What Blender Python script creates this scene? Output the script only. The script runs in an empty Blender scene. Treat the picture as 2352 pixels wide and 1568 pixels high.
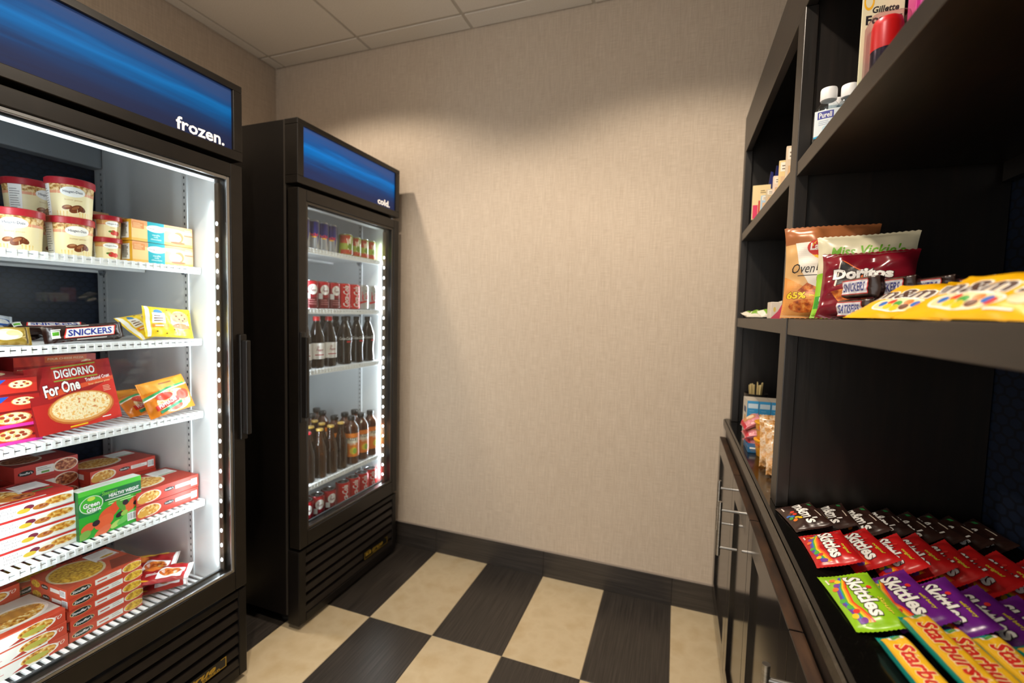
import bpy, bmesh, math, random
from mathutils import Vector, Matrix

S = bpy.context.scene
COL = S.collection
PI = math.pi
random.seed(7)

# ------------------------------------------------------------------ camera
YAW, PITCH, ROLL = -0.3459, -0.0620, 0.0246
cp, sp = math.cos(PITCH), math.sin(PITCH)
cy_, sy_ = math.cos(YAW), math.sin(YAW)
FWD = Vector((sy_*cp, cy_*cp, sp))
RGT = Vector((cy_, -sy_, 0))
UP = RGT.cross(FWD)
R2 = RGT*math.cos(ROLL)+UP*math.sin(ROLL)
U2 = -RGT*math.sin(ROLL)+UP*math.cos(ROLL)
cam = bpy.data.cameras.new('camera')
cam.sensor_width = 36; cam.sensor_fit = 'HORIZONTAL'; cam.lens = 1046.55/2352*36
cam.clip_start = 0.02
cam.dof.use_dof = True; cam.dof.focus_distance = 0.98; cam.dof.aperture_fstop = 2.8
co = bpy.data.objects.new('camera', cam); COL.objects.link(co)
m = Matrix((R2, U2, -FWD)).transposed().to_4x4()
m.translation = Vector((1.1883, -2.1604, 1.3185)); co.matrix_world = m
S.camera = co

# ------------------------------------------------------------------ world, lamps, exposure
w = bpy.data.worlds.new('world'); S.world = w; w.use_nodes = True
w.node_tree.nodes['Background'].inputs[0].default_value = (1, .95, .88, 1)
w.node_tree.nodes['Background'].inputs[1].default_value = 2.0  # ambient fill added to lift ceiling and upper wall, enters past wall_front
S.view_settings.view_transform = 'Standard'; S.view_settings.look = 'None'
S.view_settings.gamma = 1; S.view_settings.use_curve_mapping = False
S.view_settings.exposure = 0.0
try:
    S.cycles.use_denoising = True
    S.cycles.max_bounces = 6; S.cycles.diffuse_bounces = 3; S.cycles.glossy_bounces = 3; S.cycles.transparent_max_bounces = 14
    S.cycles.use_adaptive_sampling = True; S.cycles.adaptive_threshold = .04
    S.cycles.sample_clamp_indirect = 6
except Exception: pass
CANS = [(.75, -2.0, 104, 76), (-.42, -.82, 58, 70), (1.15, -.98, 56, 70)]     # ceiling downlights: x, y, watts, half cone
WARM = (1.0, .86, .70)
LED_W, LED_COL = 2.9, (.90, .96, 1.0)           # tube inside each cooler door jamb
# ------------------------------------------------------------------ materials
def lin(c):
    if isinstance(c, str):
        c = c.lstrip('#'); c = [int(c[i:i+2], 16)/255 for i in (0, 2, 4)]
    return tuple(((x/12.92) if x <= .04045 else ((x+.055)/1.055)**2.4) for x in c)+(1,)
MATS = {}
def base(name):
    mt = bpy.data.materials.new(name); mt.use_nodes = True
    return mt, mt.node_tree, mt.node_tree.nodes['Principled BSDF']
def C(col, rough=.42, metal=0, spec=.5, coat=0):
    k = (col, rough, metal, spec, coat)
    if k not in MATS:
        mt, nt, b = base('paint_'+col.lstrip('#'))
        b.inputs['Base Color'].default_value = lin(col); b.inputs['Roughness'].default_value = rough
        b.inputs['Metallic'].default_value = metal; b.inputs['Specular IOR Level'].default_value = spec
        b.inputs['Coat Weight'].default_value = coat; b.inputs['Coat Roughness'].default_value = .08
        MATS[k] = mt
    return MATS[k]
def noise_mat(name, cols, scale=(1, 1, 1), nscale=5, detail=3, rough=.5, bump=0, kind='noise', spec=.5, coat=0, lo=.3, hi=.7, coord='Object', metal=0):
    if name in MATS: return MATS[name]
    mt, nt, b = base(name); N = nt.nodes; Lk = nt.links.new
    tc = N.new('ShaderNodeTexCoord'); mp = N.new('ShaderNodeMapping'); mp.inputs['Scale'].default_value = scale
    Lk(tc.outputs[coord], mp.inputs[0])
    if kind == 'noise':
        t = N.new('ShaderNodeTexNoise'); t.inputs['Scale'].default_value = nscale; t.inputs['Detail'].default_value = detail
        out = t.outputs[0]
    else:
        t = N.new('ShaderNodeTexVoronoi'); t.inputs['Scale'].default_value = nscale
        out = t.outputs[0] if kind == 'vor' else t.outputs[1]
    Lk(mp.outputs[0], t.inputs['Vector'])
    rp = N.new('ShaderNodeValToRGB'); e = rp.color_ramp.elements
    n = len(cols)
    for i, c in enumerate(cols):
        p = lo+(hi-lo)*i/max(1, n-1)
        if i < 2: e[i].position = p; e[i].color = lin(c)
        else:
            q = e.new(p); q.color = lin(c)
    Lk(out, rp.inputs[0]); Lk(rp.outputs[0], b.inputs['Base Color'])
    b.inputs['Roughness'].default_value = rough; b.inputs['Specular IOR Level'].default_value = spec
    b.inputs['Coat Weight'].default_value = coat; b.inputs['Metallic'].default_value = metal
    if bump:
        bp = N.new('ShaderNodeBump'); bp.inputs['Strength'].default_value = bump; bp.inputs['Distance'].default_value = .002
        Lk(out, bp.inputs['Height']); Lk(bp.outputs[0], b.inputs['Normal'])
    MATS[name] = mt; return mt
def weave_mat(name, c1, c2, sx=(240, 240, 10), sz=(14, 14, 500), rough=.85):
    mt, nt, b = base(name); N = nt.nodes; Lk = nt.links.new
    tc = N.new('ShaderNodeTexCoord'); outs = []
    for sc in (sx, sz):
        mp = N.new('ShaderNodeMapping'); mp.inputs['Scale'].default_value = sc
        t = N.new('ShaderNodeTexNoise'); t.inputs['Scale'].default_value = 1; t.inputs['Detail'].default_value = 2
        Lk(tc.outputs['Object'], mp.inputs[0]); Lk(mp.outputs[0], t.inputs['Vector']); outs.append(t.outputs[0])
    ad = N.new('ShaderNodeMath'); ad.operation = 'ADD'; Lk(outs[0], ad.inputs[0]); Lk(outs[1], ad.inputs[1])
    rp = N.new('ShaderNodeValToRGB'); e = rp.color_ramp.elements
    e[0].position = .35; e[0].color = lin(c1); e[1].position = .65; e[1].color = lin(c2)
    hv = N.new('ShaderNodeMath'); hv.operation = 'MULTIPLY'; hv.inputs[1].default_value = .5; Lk(ad.outputs[0], hv.inputs[0])
    Lk(hv.outputs[0], rp.inputs[0]); Lk(rp.outputs[0], b.inputs['Base Color'])
    b.inputs['Roughness'].default_value = rough; b.inputs['Specular IOR Level'].default_value = .2
    bp = N.new('ShaderNodeBump'); bp.inputs['Strength'].default_value = .15; bp.inputs['Distance'].default_value = .001
    Lk(hv.outputs[0], bp.inputs['Height']); Lk(bp.outputs[0], b.inputs['Normal'])
    MATS[name] = mt; return mt
def hex_mat(name, pitch, row, c_in, c_line, rough=.5, spec=.4):
    """flat printed honeycomb on a plane x = const (uses y and z)"""
    mt, nt, b = base(name); N = nt.nodes; Lk = nt.links.new
    tc = N.new('ShaderNodeTexCoord'); sp_ = N.new('ShaderNodeSeparateXYZ'); Lk(tc.outputs['Object'], sp_.inputs[0])
    def mth(op, a, bb=None, c=None):
        n = N.new('ShaderNodeMath'); n.operation = op
        for i, v in enumerate((a, bb, c)):
            if v is None: continue
            if isinstance(v, (int, float)): n.inputs[i].default_value = v
            else: Lk(v, n.inputs[i])
        return n.outputs[0]
    X = mth('MULTIPLY', sp_.outputs[1], 1/pitch); Y = mth('MULTIPLY', sp_.outputs[2], .8660254/row)
    def cell(ox, oy):
        a = mth('SUBTRACT', mth('FLOORED_MODULO', mth('ADD', X, ox), 1.0), .5)
        c = mth('SUBTRACT', mth('FLOORED_MODULO', mth('ADD', Y, oy), 1.7320508), .8660254)
        a = mth('ABSOLUTE', a); c = mth('ABSOLUTE', c)
        return mth('MAXIMUM', a, mth('ADD', mth('MULTIPLY', a, .5), mth('MULTIPLY', c, .8660254)))
    d = mth('MINIMUM', cell(0, 0), cell(.5, .8660254))
    rp = N.new('ShaderNodeValToRGB'); e = rp.color_ramp.elements
    e[0].position = .36; e[0].color = lin(c_in); e[1].position = .44; e[1].color = lin(c_line)
    Lk(d, rp.inputs[0]); Lk(rp.outputs[0], b.inputs['Base Color'])
    b.inputs['Roughness'].default_value = rough; b.inputs['Specular IOR Level'].default_value = spec
    MATS[name] = mt; return mt
def emit(name, col, s):
    if name in MATS: return MATS[name]
    mt, nt, b = base(name); b.inputs['Base Color'].default_value = lin(col)
    b.inputs['Emission Color'].default_value = lin(col); b.inputs['Emission Strength'].default_value = s
    MATS[name] = mt; return mt
def clear_mat(name, tint, gloss=.08, rough=.03, ior=1.45):
    """thin clear sheet: tinted see-through mixed with a Fresnel mirror"""
    if name in MATS: return MATS[name]
    mt = bpy.data.materials.new(name); mt.use_nodes = True; nt = mt.node_tree; N = nt.nodes; Lk = nt.links.new
    N.clear(); o = N.new('ShaderNodeOutputMaterial'); mx = N.new('ShaderNodeMixShader')
    tr = N.new('ShaderNodeBsdfTransparent'); tr.inputs[0].default_value = tint
    gl = N.new('ShaderNodeBsdfGlossy'); gl.inputs['Roughness'].default_value = rough
    fr = N.new('ShaderNodeFresnel'); ge = N.new('ShaderNodeNewGeometry')     # same mirror strength from either side of the sheet
    io = N.new('ShaderNodeMath'); io.operation = 'MULTIPLY_ADD'; io.inputs[1].default_value = 1/ior-ior; io.inputs[2].default_value = ior
    Lk(ge.outputs['Backfacing'], io.inputs[0]); Lk(io.outputs[0], fr.inputs[0])
    ad = N.new('ShaderNodeMath'); ad.operation = 'MULTIPLY_ADD'; ad.inputs[1].default_value = .8; ad.inputs[2].default_value = gloss
    Lk(fr.outputs[0], ad.inputs[0]); Lk(ad.outputs[0], mx.inputs[0]); Lk(tr.outputs[0], mx.inputs[1]); Lk(gl.outputs[0], mx.inputs[2])
    Lk(mx.outputs[0], o.inputs[0]); MATS[name] = mt; return mt

BLACK = noise_mat('black_cooler_enamel', ['#0d0a09', '#130f0d'], nscale=40, rough=.42, spec=.35)
DOORBLACK = noise_mat('black_door_frame', ['#14100c', '#1c1712'], nscale=30, rough=.36)
ESP = noise_mat('espresso_wood', ['#0e0a07', '#15100c', '#1d1510'], scale=(40, 40, 3), nscale=2, detail=5, rough=.36, bump=.15, spec=.75)
ESPH = noise_mat('espresso_wood_level', ['#110c09', '#1a130e', '#241a13'], scale=(40, 3, 40), nscale=2, detail=5, rough=.36, bump=.1, spec=.75)
DOORW = noise_mat('espresso_door_lacquer', ['#14100d', '#1a1512'], scale=(30, 30, 2), nscale=2, rough=.13, spec=.6)
RAWEDGE = noise_mat('brown_door_edge', ['#23160d', '#362214', '#48301d'], scale=(30, 6, 30), nscale=2, detail=4, rough=.6)
GRANITE = noise_mat('black_granite', ['#8c8578', '#15130f', '#090807'], nscale=420, detail=0, rough=.16, kind='vor', lo=.02, hi=.16, spec=.5)
LINER = C('#e9ecee', .45)
ALU = C('#b9bbbc', .3, 1)
STEEL = noise_mat('brushed_steel', ['#a5a3a0', '#c8c6c2'], scale=(1, 1, 200), nscale=2, rough=.28, metal=1)
WHITEWIRE = C('#f2f4f5', .4)
GLASS = clear_mat('door_glass', (.93, .96, .96, 1), gloss=.0, rough=.0)
CLEARP = clear_mat('clear_plastic', (.86, .9, .92, 1), gloss=.05, rough=.05)
WALLP = weave_mat('linen_wallpaper', '#bfae9b', '#d7c8b6', (420, 420, 14), (18, 18, 620))
HEXW = hex_mat('navy_honeycomb_wallpaper', .039, .0192, '#16233a', '#0a111f', rough=.6)
HEXF = hex_mat('navy_honeycomb_panel', .030, .0165, '#141f33', '#0a1120', rough=.35)
CEIL = noise_mat('ceiling_board', ['#ddd6ca', '#e8e2d8'], nscale=220, rough=.9, bump=.2, spec=.1)
CEILT = C('#bdb5a8', .6)
CREAM = noise_mat('cream_tile', ['#cdb994', '#d8c6a4', '#cbb58e'], nscale=9, detail=4, rough=.32, spec=.45)
DARKT = noise_mat('charcoal_tile', ['#2b2724', '#3a3531', '#47413c'], scale=(130, 3, 3), nscale=1.5, detail=3, rough=.34)
DARKB = noise_mat('charcoal_base_tile', ['#2b2724', '#37322e', '#443e39'], scale=(3, 130, 130), nscale=1.5, detail=3, rough=.36)
PIZZA = noise_mat('pizza_cheese', ['#c4491f', '#f0d493', '#f7e9c3', '#eeb765'], nscale=95, detail=3, rough=.45, lo=.3, hi=.62)
PASTA = noise_mat('pasta_photo', ['#8f4a12', '#d08a2c', '#e8b95a', '#f1dfae'], nscale=120, detail=3, rough=.45, lo=.32, hi=.66)
MAC = noise_mat('macaroni_photo', ['#a8741a', '#d9a628', '#efc94a'], nscale=130, detail=3, rough=.45, lo=.35, hi=.65)
MEAT = noise_mat('meat_photo', ['#5b2513', '#a4502a', '#d79a6a'], nscale=110, detail=3, rough=.45, lo=.33, hi=.65)
NUT = noise_mat('nut_band', ['#9a6a30', '#cf9d55', '#ecd09a'], nscale=130, detail=2, rough=.5, lo=.38, hi=.6)
CHIP = noise_mat('chip_photo', ['#8f3a0c', '#d2691e', '#eea24a'], nscale=90, detail=3, rough=.4, lo=.35, hi=.65)

# ------------------------------------------------------------------ mesh helpers
class MB:
    def __init__(s): s.v = []; s.f = []; s.mi = []; s.mats = []; s.smooth = False
    def slot(s, mt):
        if mt not in s.mats: s.mats.append(mt)
        return s.mats.index(mt)
    def box(s, x0, x1, y0, y1, z0, z1, mt):
        i = len(s.v)
        s.v += [(x, y, z) for x in (x0, x1) for y in (y0, y1) for z in (z0, z1)]
        k = s.slot(mt)
        for q in ((0, 1, 3, 2), (4, 6, 7, 5), (0, 4, 5, 1), (2, 3, 7, 6), (0, 2, 6, 4), (1, 5, 7, 3)):
            s.f.append(tuple(i+j for j in q)); s.mi.append(k)
        return s
    def poly(s, pts, mt):
        i = len(s.v); s.v += [tuple(p) for p in pts]; s.f.append(tuple(range(i, i+len(pts)))); s.mi.append(s.slot(mt)); return s
    def prism(s, pts, axis, a, b, mt):
        """extrude a 2D outline; axis 'x': pts are (y,z)  axis 'y': (x,z)  axis 'z': (x,y)"""
        def P(p, t): return (t, p[0], p[1]) if axis == 'x' else ((p[0], t, p[1]) if axis == 'y' else (p[0], p[1], t))
        i = len(s.v); n = len(pts); k = s.slot(mt)
        s.v += [P(p, a) for p in pts]+[P(p, b) for p in pts]
        s.f.append(tuple(range(i, i+n))); s.f.append(tuple(range(i+2*n-1, i+n-1, -1))); s.mi += [k, k]
        for j in range(n):
            s.f.append((i+j, i+(j+1) % n, i+n+(j+1) % n, i+n+j)); s.mi.append(k)
        return s
    def lathe(s, prof, mt, n=28, c=(0, 0), sx=1, sy=1, mats=None):
        i = len(s.v); m_ = len(prof)
        for r, z in prof:
            for j in range(n):
                a = 2*PI*j/n; s.v.append((c[0]+sx*r*math.sin(a), c[1]-sy*r*math.cos(a), z))
        for k in range(m_-1):
            mk = s.slot(mats[k] if mats else mt)
            for j in range(n):
                s.f.append((i+k*n+j, i+k*n+(j+1) % n, i+(k+1)*n+(j+1) % n, i+(k+1)*n+j)); s.mi.append(mk)
        s.f.append(tuple(i+j for j in range(n-1, -1, -1))); s.mi.append(s.slot(mats[0] if mats else mt))
        s.f.append(tuple(i+(m_-1)*n+j for j in range(n))); s.mi.append(s.slot(mats[-1] if mats else mt))
        return s
    def tube(s, p, q, r, mt, n=8):
        p = Vector(p); q = Vector(q); d = (q-p).normalized()
        a = d.orthogonal().normalized(); b = d.cross(a); i = len(s.v); k = s.slot(mt)
        for c in (p, q):
            for j in range(n):
                t = 2*PI*j/n; s.v.append(tuple(c+a*r*math.cos(t)+b*r*math.sin(t)))
        for j in range(n):
            s.f.append((i+j, i+(j+1) % n, i+n+(j+1) % n, i+n+j)); s.mi.append(k)
        s.f.append(tuple(i+j for j in range(n-1, -1, -1))); s.f.append(tuple(i+n+j for j in range(n))); s.mi += [k, k]
        return s
    def build(s, name, parent=None, origin=None, smooth=False, bevel=0, recalc=True):
        me = bpy.data.meshes.new(name)
        o3 = Vector(origin) if origin is not None else (root_loc(parent) if parent is not None else Vector())
        me.from_pydata([tuple(Vector(v)-o3) for v in s.v], [], s.f)
        for mt in s.mats: me.materials.append(mt)
        me.polygons.foreach_set('material_index', s.mi)
        if recalc:
            bm = bmesh.new(); bm.from_mesh(me); bmesh.ops.recalc_face_normals(bm, faces=bm.faces); bm.to_mesh(me); bm.free()
        if smooth:
            me.polygons.foreach_set('use_smooth', [True]*len(me.polygons))
            try: me.set_sharp_from_angle(angle=math.radians(40))
            except Exception: pass
        me.update()
        ob = bpy.data.objects.new(name, me); COL.objects.link(ob)
        if parent is not None: ob.parent = parent
        elif origin is not None: ob.location = o3
        if bevel:
            bv = ob.modifiers.new('edge', 'BEVEL'); bv.width = bevel; bv.segments = 2; bv.limit_method = 'ANGLE'
        return ob
def root_loc(o):
    while o.parent is not None: o = o.parent
    return o.location.copy()
def empty(name, loc):
    o = bpy.data.objects.new(name, None); o.location = loc; o.empty_display_size = .05; COL.objects.link(o); return o
def tag(o, label=None, cat=None, group=None, kind=None):
    if label: o['label'] = label
    if cat: o['category'] = cat
    if group: o['group'] = group
    if kind: o['kind'] = kind
    return o
def struct(o, label, cat): return tag(o, label, cat, None, 'structure')
def copy_tree(o, parent=None):
    c = o.copy(); COL.objects.link(c); c.parent = parent
    for k in ('label', 'group'):
        if parent is None and k in c: del c[k]
    for ch in list(o.children): copy_tree(ch, c)
    return c
USED = set()
def place(proto, loc, rot=(0, 0, 0), label=None, group=None, cat=None, sc=None):
    o = proto if proto.name not in USED else copy_tree(proto)
    if o is proto: USED.add(proto.name)
    o.location = loc; o.rotation_euler = rot
    o.scale = (1, 1, 1) if sc is None else sc
    return tag(o, label, cat or proto.get('category'), group)

# ------------------------------------------------------------------ resting things on what carries them
from mathutils.bvhtree import BVHTree
LAID = []
def _geo(o):
    vs, fs = [], []
    mw = Matrix.LocRotScale(o.location, o.rotation_euler, o.scale)
    for q in [o]+list(o.children):
        if q.type != 'MESH' or q.name.startswith('printed'): continue
        b = len(vs); vs += [mw @ v.co for v in q.data.vertices]; fs += [tuple(b+i for i in p.vertices) for p in q.data.polygons]
    return vs, fs
def settle(o, floor_z, lift=.0, against=None, step=.0025, most=40):
    """put o on the surface at floor_z (+lift), then raise it until it clears what already lies there"""
    vs, fs = _geo(o)
    o.location.z += floor_z+.0004+lift-min(v.z for v in vs)
    vs, fs = _geo(o); lo = Vector((min(v[i] for v in vs) for i in range(3))); hi = Vector((max(v[i] for v in vs) for i in range(3)))
    near = [t for t, a, b in LAID if a.x < hi.x and b.x > lo.x and a.y < hi.y and b.y > lo.y]
    up = 0
    while up < most*step and near:
        t = BVHTree.FromPolygons([v+Vector((0, 0, up)) for v in vs], fs)
        if not any(t.overlap(q) for q in near): break
        up += step
    o.location.z += up
    LAID.append((BVHTree.FromPolygons([v+Vector((0, 0, up)) for v in vs], fs), lo, hi))
    return o
# ------------------------------------------------------------------ printing on surfaces
_TX = {}
def text_geo(s, bold=0., shear=0.):
    k = (s, bold, shear)
    if k not in _TX:
        cu = bpy.data.curves.new('t', 'FONT'); cu.body = s; cu.offset = bold; cu.shear = shear; cu.resolution_u = 2
        ob = bpy.data.objects.new('t', cu); me = bpy.data.meshes.new_from_object(ob)
        vs = [(v.co.x, v.co.y) for v in me.vertices]; fs = [tuple(p.vertices) for p in me.polygons]
        bpy.data.objects.remove(ob); bpy.data.curves.remove(cu); bpy.data.meshes.remove(me)
        _TX[k] = (vs, fs)
    return _TX[k]
class Pr:
    """flat printed artwork: shapes drawn in face units (-1..1), laid on a surface by a mapping"""
    def __init__(s): s.ctx = []; s._n = 0
    @property
    def n(s): return s._n
    @n.setter
    def n(s, v): s._n = max(s._n, v)          # layers only ever go up, so no two overlap at one height
    def face(s, mapfn, sx, sy, du=0, dv=0, base=.0002, step=.00002, rad=1., clip=False):
        s.ctx.append(dict(m=mapfn, sx=sx, sy=sy, du=du, dv=dv, base=base, step=step, q=sy/(sx*rad), clip=clip, it=[])); s._n = 0; return s
    def _add(s, vs, fs, mt, layer):
        c = s.ctx[-1]
        if layer in (None, 0): layer = s.n; s.n += 1
        c['it'].append(([(x*c['sx'], y*c['sy']) for x, y in vs], fs, mt, layer)); return s
    def rect(s, x0, y0, x1, y1, mt, layer=None): return s._add([(x0, y0), (x1, y0), (x1, y1), (x0, y1)], [(0, 1, 2, 3)], mt, layer)
    def poly(s, pts, mt, layer=None): return s._add(pts, [tuple(range(len(pts)))], mt, layer)
    def ell(s, cx, cy, rx, ry, mt, layer=None, n=22, rot=0):
        c, d = math.cos(rot), math.sin(rot); q = s.ctx[-1]['q']
        pts = []
        for i in range(n):
            a = 2*PI*i/n; ex, ey = rx*math.cos(a), ry*math.sin(a)
            pts.append((cx+c*ex-d*ey*q, cy+d*ex/q+c*ey))
        return s._add(pts, [tuple(range(n))], mt, layer)
    def text(s, t, cx, cy, w, h, mt, bold=.012, shear=0, rot=0, outline=None, layer=None):
        vs, fs = text_geo(t, bold, shear)
        x0 = min(v[0] for v in vs); x1 = max(v[0] for v in vs); y0 = min(v[1] for v in vs); y1 = max(v[1] for v in vs)
        q = s.ctx[-1]['q']; c, d = math.cos(rot), math.sin(rot)
        def tr(v):
            x = ((v[0]-x0)/(x1-x0)-.5)*w; y = ((v[1]-y0)/(y1-y0)-.5)*h
            return (cx+c*x-d*y*q, cy+d*x/q+c*y)
        if outline:
            ov, of = text_geo(t, bold+outline[1], shear)
            s._add([tr(v) for v in ov], of, outline[0], layer)
        return s._add([tr(v) for v in vs], fs, mt, layer)
    def lines(s, x0, x1, y0, y1, n, mt, th=.35, seed=1):
        r = random.Random(seed); h = (y1-y0)/n
        for i in range(n):
            y = y1-(i+.5)*h; s.rect(x0, y-h*th/2, x0+(x1-x0)*r.uniform(.65, 1), y+h*th/2, mt, s.n+1)
        s.n += 2; return s
    def bars(s, x0, y0, x1, y1, seed=2, n=12):
        s.rect(x0, y0, x1, y1, C('#f4f4f2'))
        r = random.Random(seed); w_ = (x1-x0)/(n*2+1)
        for i in range(n): s.rect(x0+w_*(2*i+1), y0+(y1-y0)*.15, x0+w_*(2*i+1+r.uniform(.5, 1.2)), y1-(y1-y0)*.1, C('#26262a'), s.n+1)
        s.n += 2; return s
    def build(s, parent, name='printed_label'):
        V, F, MI, ML = [], [], [], []
        for c in s.ctx:
            for vs, fs, mt, layer in c['it']:
                off = c['base']+c['step']*layer
                if mt not in ML: ML.append(mt)
                k = ML.index(mt)
                over = c['clip'] and (max(abs(x) for x, y in vs) > c['sx'] or max(abs(y) for x, y in vs) > c['sy'])
                if c['du'] or c['dv'] or over:
                    bm = bmesh.new(); bv = [bm.verts.new((x, y, 0)) for x, y in vs]
                    for f in fs:
                        try: bm.faces.new([bv[i] for i in f])
                        except ValueError: pass
                    if over:
                        for ax, lim in ((0, c['sx']), (1, c['sy'])):
                            for sg in (1, -1):
                                nn = [0, 0, 0]; nn[ax] = sg; pp = [0, 0, 0]; pp[ax] = sg*lim
                                bmesh.ops.bisect_plane(bm, geom=bm.verts[:]+bm.edges[:]+bm.faces[:], dist=1e-8, plane_co=pp, plane_no=nn, clear_outer=True)
                    if not bm.faces: bm.free(); continue
                    for ax, st in ((0, c['du']), (1, c['dv'])):
                        if not st: continue
                        a0 = min(v.co[ax] for v in bm.verts); a1 = max(v.co[ax] for v in bm.verts)
                        t = math.ceil(a0/st)*st
                        while t < a1-1e-6:
                            if t > a0+1e-6:
                                p = [0, 0, 0]; p[ax] = t; nn = [0, 0, 0]; nn[ax] = 1
                                bmesh.ops.bisect_plane(bm, geom=bm.verts[:]+bm.edges[:]+bm.faces[:], dist=1e-7, plane_co=p, plane_no=nn)
                            t += st
                    bm.verts.index_update(); vs = [(v.co.x, v.co.y) for v in bm.verts]; fs = [tuple(v.index for v in f.verts) for f in bm.faces]; bm.free()
                i = len(V); V += [tuple(c['m'](x, y, off)) for x, y in vs]
                for f in fs: F.append(tuple(i+j for j in f)); MI.append(k)
        me = bpy.data.meshes.new(name); me.from_pydata(V, [], F)
        for mt in ML: me.materials.append(mt)
        me.polygons.foreach_set('material_index', MI); me.update()
        ob = bpy.data.objects.new(name, me); COL.objects.link(ob); ob.parent = parent; return ob

# ---- generic packaging shapes, base at z=0, front towards -y
def carton(name, w_, d, h, mt, cat, front=None, top=None, left=None, right=None, rough_edge=True):
    mb = MB().box(-w_/2, w_/2, -d/2, d/2, 0, h, mt); o = mb.build(name, None, (0, 0, 0), bevel=.0012)
    fl = MB().box(-w_/2+.002, w_/2-.002, d/2-.0004, d/2+.0004, h*.3, h*.3+.0008, C('#8a7f74')).build('glued_flap', o)
    p = Pr()
    if front: p.face(lambda u, v, f: (u, -d/2-f, h/2+v), w_/2, h/2, clip=True); front(p)
    if top: p.face(lambda u, v, f: (u, v, h+f), w_/2, d/2, clip=True); top(p)
    if left: p.face(lambda u, v, f: (-w_/2-f, -u, h/2+v), d/2, h/2, clip=True); left(p)
    if right: p.face(lambda u, v, f: (w_/2+f, u, h/2+v), d/2, h/2, clip=True); right(p)
    p.build(o); o['category'] = cat; return o
def bag(name, L, W, T, mt, cat, art, zone=None, pa=4., pb=2.4, seal=.1, wr=.10, pinch=.05, seed=0, nu=44, nv=26, back=None, fin='#d8d8d8', crimp=True):
    """pillow wrapper lying in the xy plane (text along +x), art printed on the upper face"""
    r = random.Random(seed); ph = [r.uniform(0, 6.28) for _ in range(8)]
    def core(a, b):
        q = abs(a)/(1-seal); ca = (1-q**pa)**.7 if q < 1 else 0
        cb = (max(0, 1-abs(b)**pb))**.7
        return ca*cb, ca
    def wav(a, b):
        return .6*math.sin(5*b+3*a+ph[0])*abs(a)+.5*math.sin(9*a-4*b+ph[1])*.6+.4*math.sin(13*b+ph[2])*abs(a)**2+.3*math.sin(17*a+6*b+ph[3])*.5
    def surf(u, v, sgn):
        a = max(-1, min(1, u/(L/2))); b = max(-1, min(1, v/(W/2))); k, ca = core(a, b)
        h = T/2*k+wr*T*wav(a, b)*math.sqrt(max(k, 0))
        z = T*.06*math.sin(2.2*a+ph[4])*(1-ca*.5)+T*.05*math.sin(3.1*b+ph[5])*abs(a)**3
        return (u, v*(1-pinch*(1-abs(a)**3)), z+(h if sgn > 0 else -h*.75))
    pts = {}
    zmin = min(surf(-L/2+L*i/nu, -W/2+W*j/nv, -1)[2] for i in range(nu+1) for j in range(nv+1))
    mb = MB()
    for sgn in (1, -1):
        i0 = len(mb.v)
        for i in range(nu+1):
            for j in range(nv+1):
                x, y, z = surf(-L/2+L*i/nu, -W/2+W*j/nv, sgn)
                if crimp and i in (0, nu): x += (.0009 if j % 2 else -.0009)
                if crimp and (i <= 2 or i >= nu-2) and i % 2: z += .0004*sgn
                mb.v.append((x, y, z-zmin+(.0001 if sgn > 0 else 0)))
        for i in range(nu):
            for j in range(nv):
                q = (i0+i*(nv+1)+j, i0+(i+1)*(nv+1)+j, i0+(i+1)*(nv+1)+j+1, i0+i*(nv+1)+j+1)
                a = -1+2*(i+.5)/nu; b = -1+2*(j+.5)/nv
                mm = mt
                if sgn > 0 and zone: mm = zone(a, b) or mt
                if sgn < 0 and back: mm = back
                mb.f.append(q if sgn > 0 else q[::-1]); mb.mi.append(mb.slot(mm))
    o = mb.build(name, None, (0, 0, 0), smooth=False, recalc=False)
    o.data.polygons.foreach_set('use_smooth', [True]*len(o.data.polygons))
    # back seam fin
    sf = MB()
    for i in range(12):
        u0, u1 = -L*.47+L*.94*i/12, -L*.47+L*.94*(i+1)/12
        p0, p1 = surf(u0, 0, -1), surf(u1, 0, -1); q0, q1 = surf(u0, W*.06, -1), surf(u1, W*.06, -1)
        sf.poly([(p0[0], p0[1], p0[2]-zmin-.0003), (p1[0], p1[1], p1[2]-zmin-.0003), (q1[0], q1[1], q1[2]-zmin-.0009), (q0[0], q0[1], q0[2]-zmin-.0009)], mt)
    sf.build('back_seam', o)
    p = Pr(); p.face(lambda u, v, f: (lambda s_: (s_[0], s_[1], s_[2]-zmin+f))(surf(u, v, 1)), L/2, W/2, L/nu, W/nv, base=.0004, step=.00005, clip=True); art(p); p.build(o)
    o['category'] = cat; return o
def can(name, r, h, body, cat, art, top='#c9cbcc'):
    mt = C(body, .25, .35) if isinstance(body, str) else body; al = C(top, .28, 1)
    rt = r*.82
    mb = MB().lathe([(r*.78, 0), (r*.8, .002), (r, .009), (r, h-.014), (rt+.001, h-.003)], mt, n=32, mats=[al, mt, mt, mt])
    o = mb.build(name, None, (0, 0, 0), smooth=True)
    MB().lathe([(rt+.001, h-.003), (rt+.0016, h-.0005), (rt, h), (rt-.002, h-.0005), (rt-.003, h-.004)], al, n=32).build('rim', o, smooth=True)
    t = MB().lathe([(.011, 0), (.011, .0012)], al, n=14, sx=.7, sy=1); t.v = [(x, y-.006, z+h-.003) for x, y, z in t.v]; t.build('pull_tab', o)
    p = Pr(); p.face(lambda u, v, f: ((r+f)*math.sin(u), -(r+f)*math.cos(u), h/2+v), 1, h/2, .16, 0, rad=r); art(p); p.build(o)
    o['category'] = cat; return o
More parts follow.
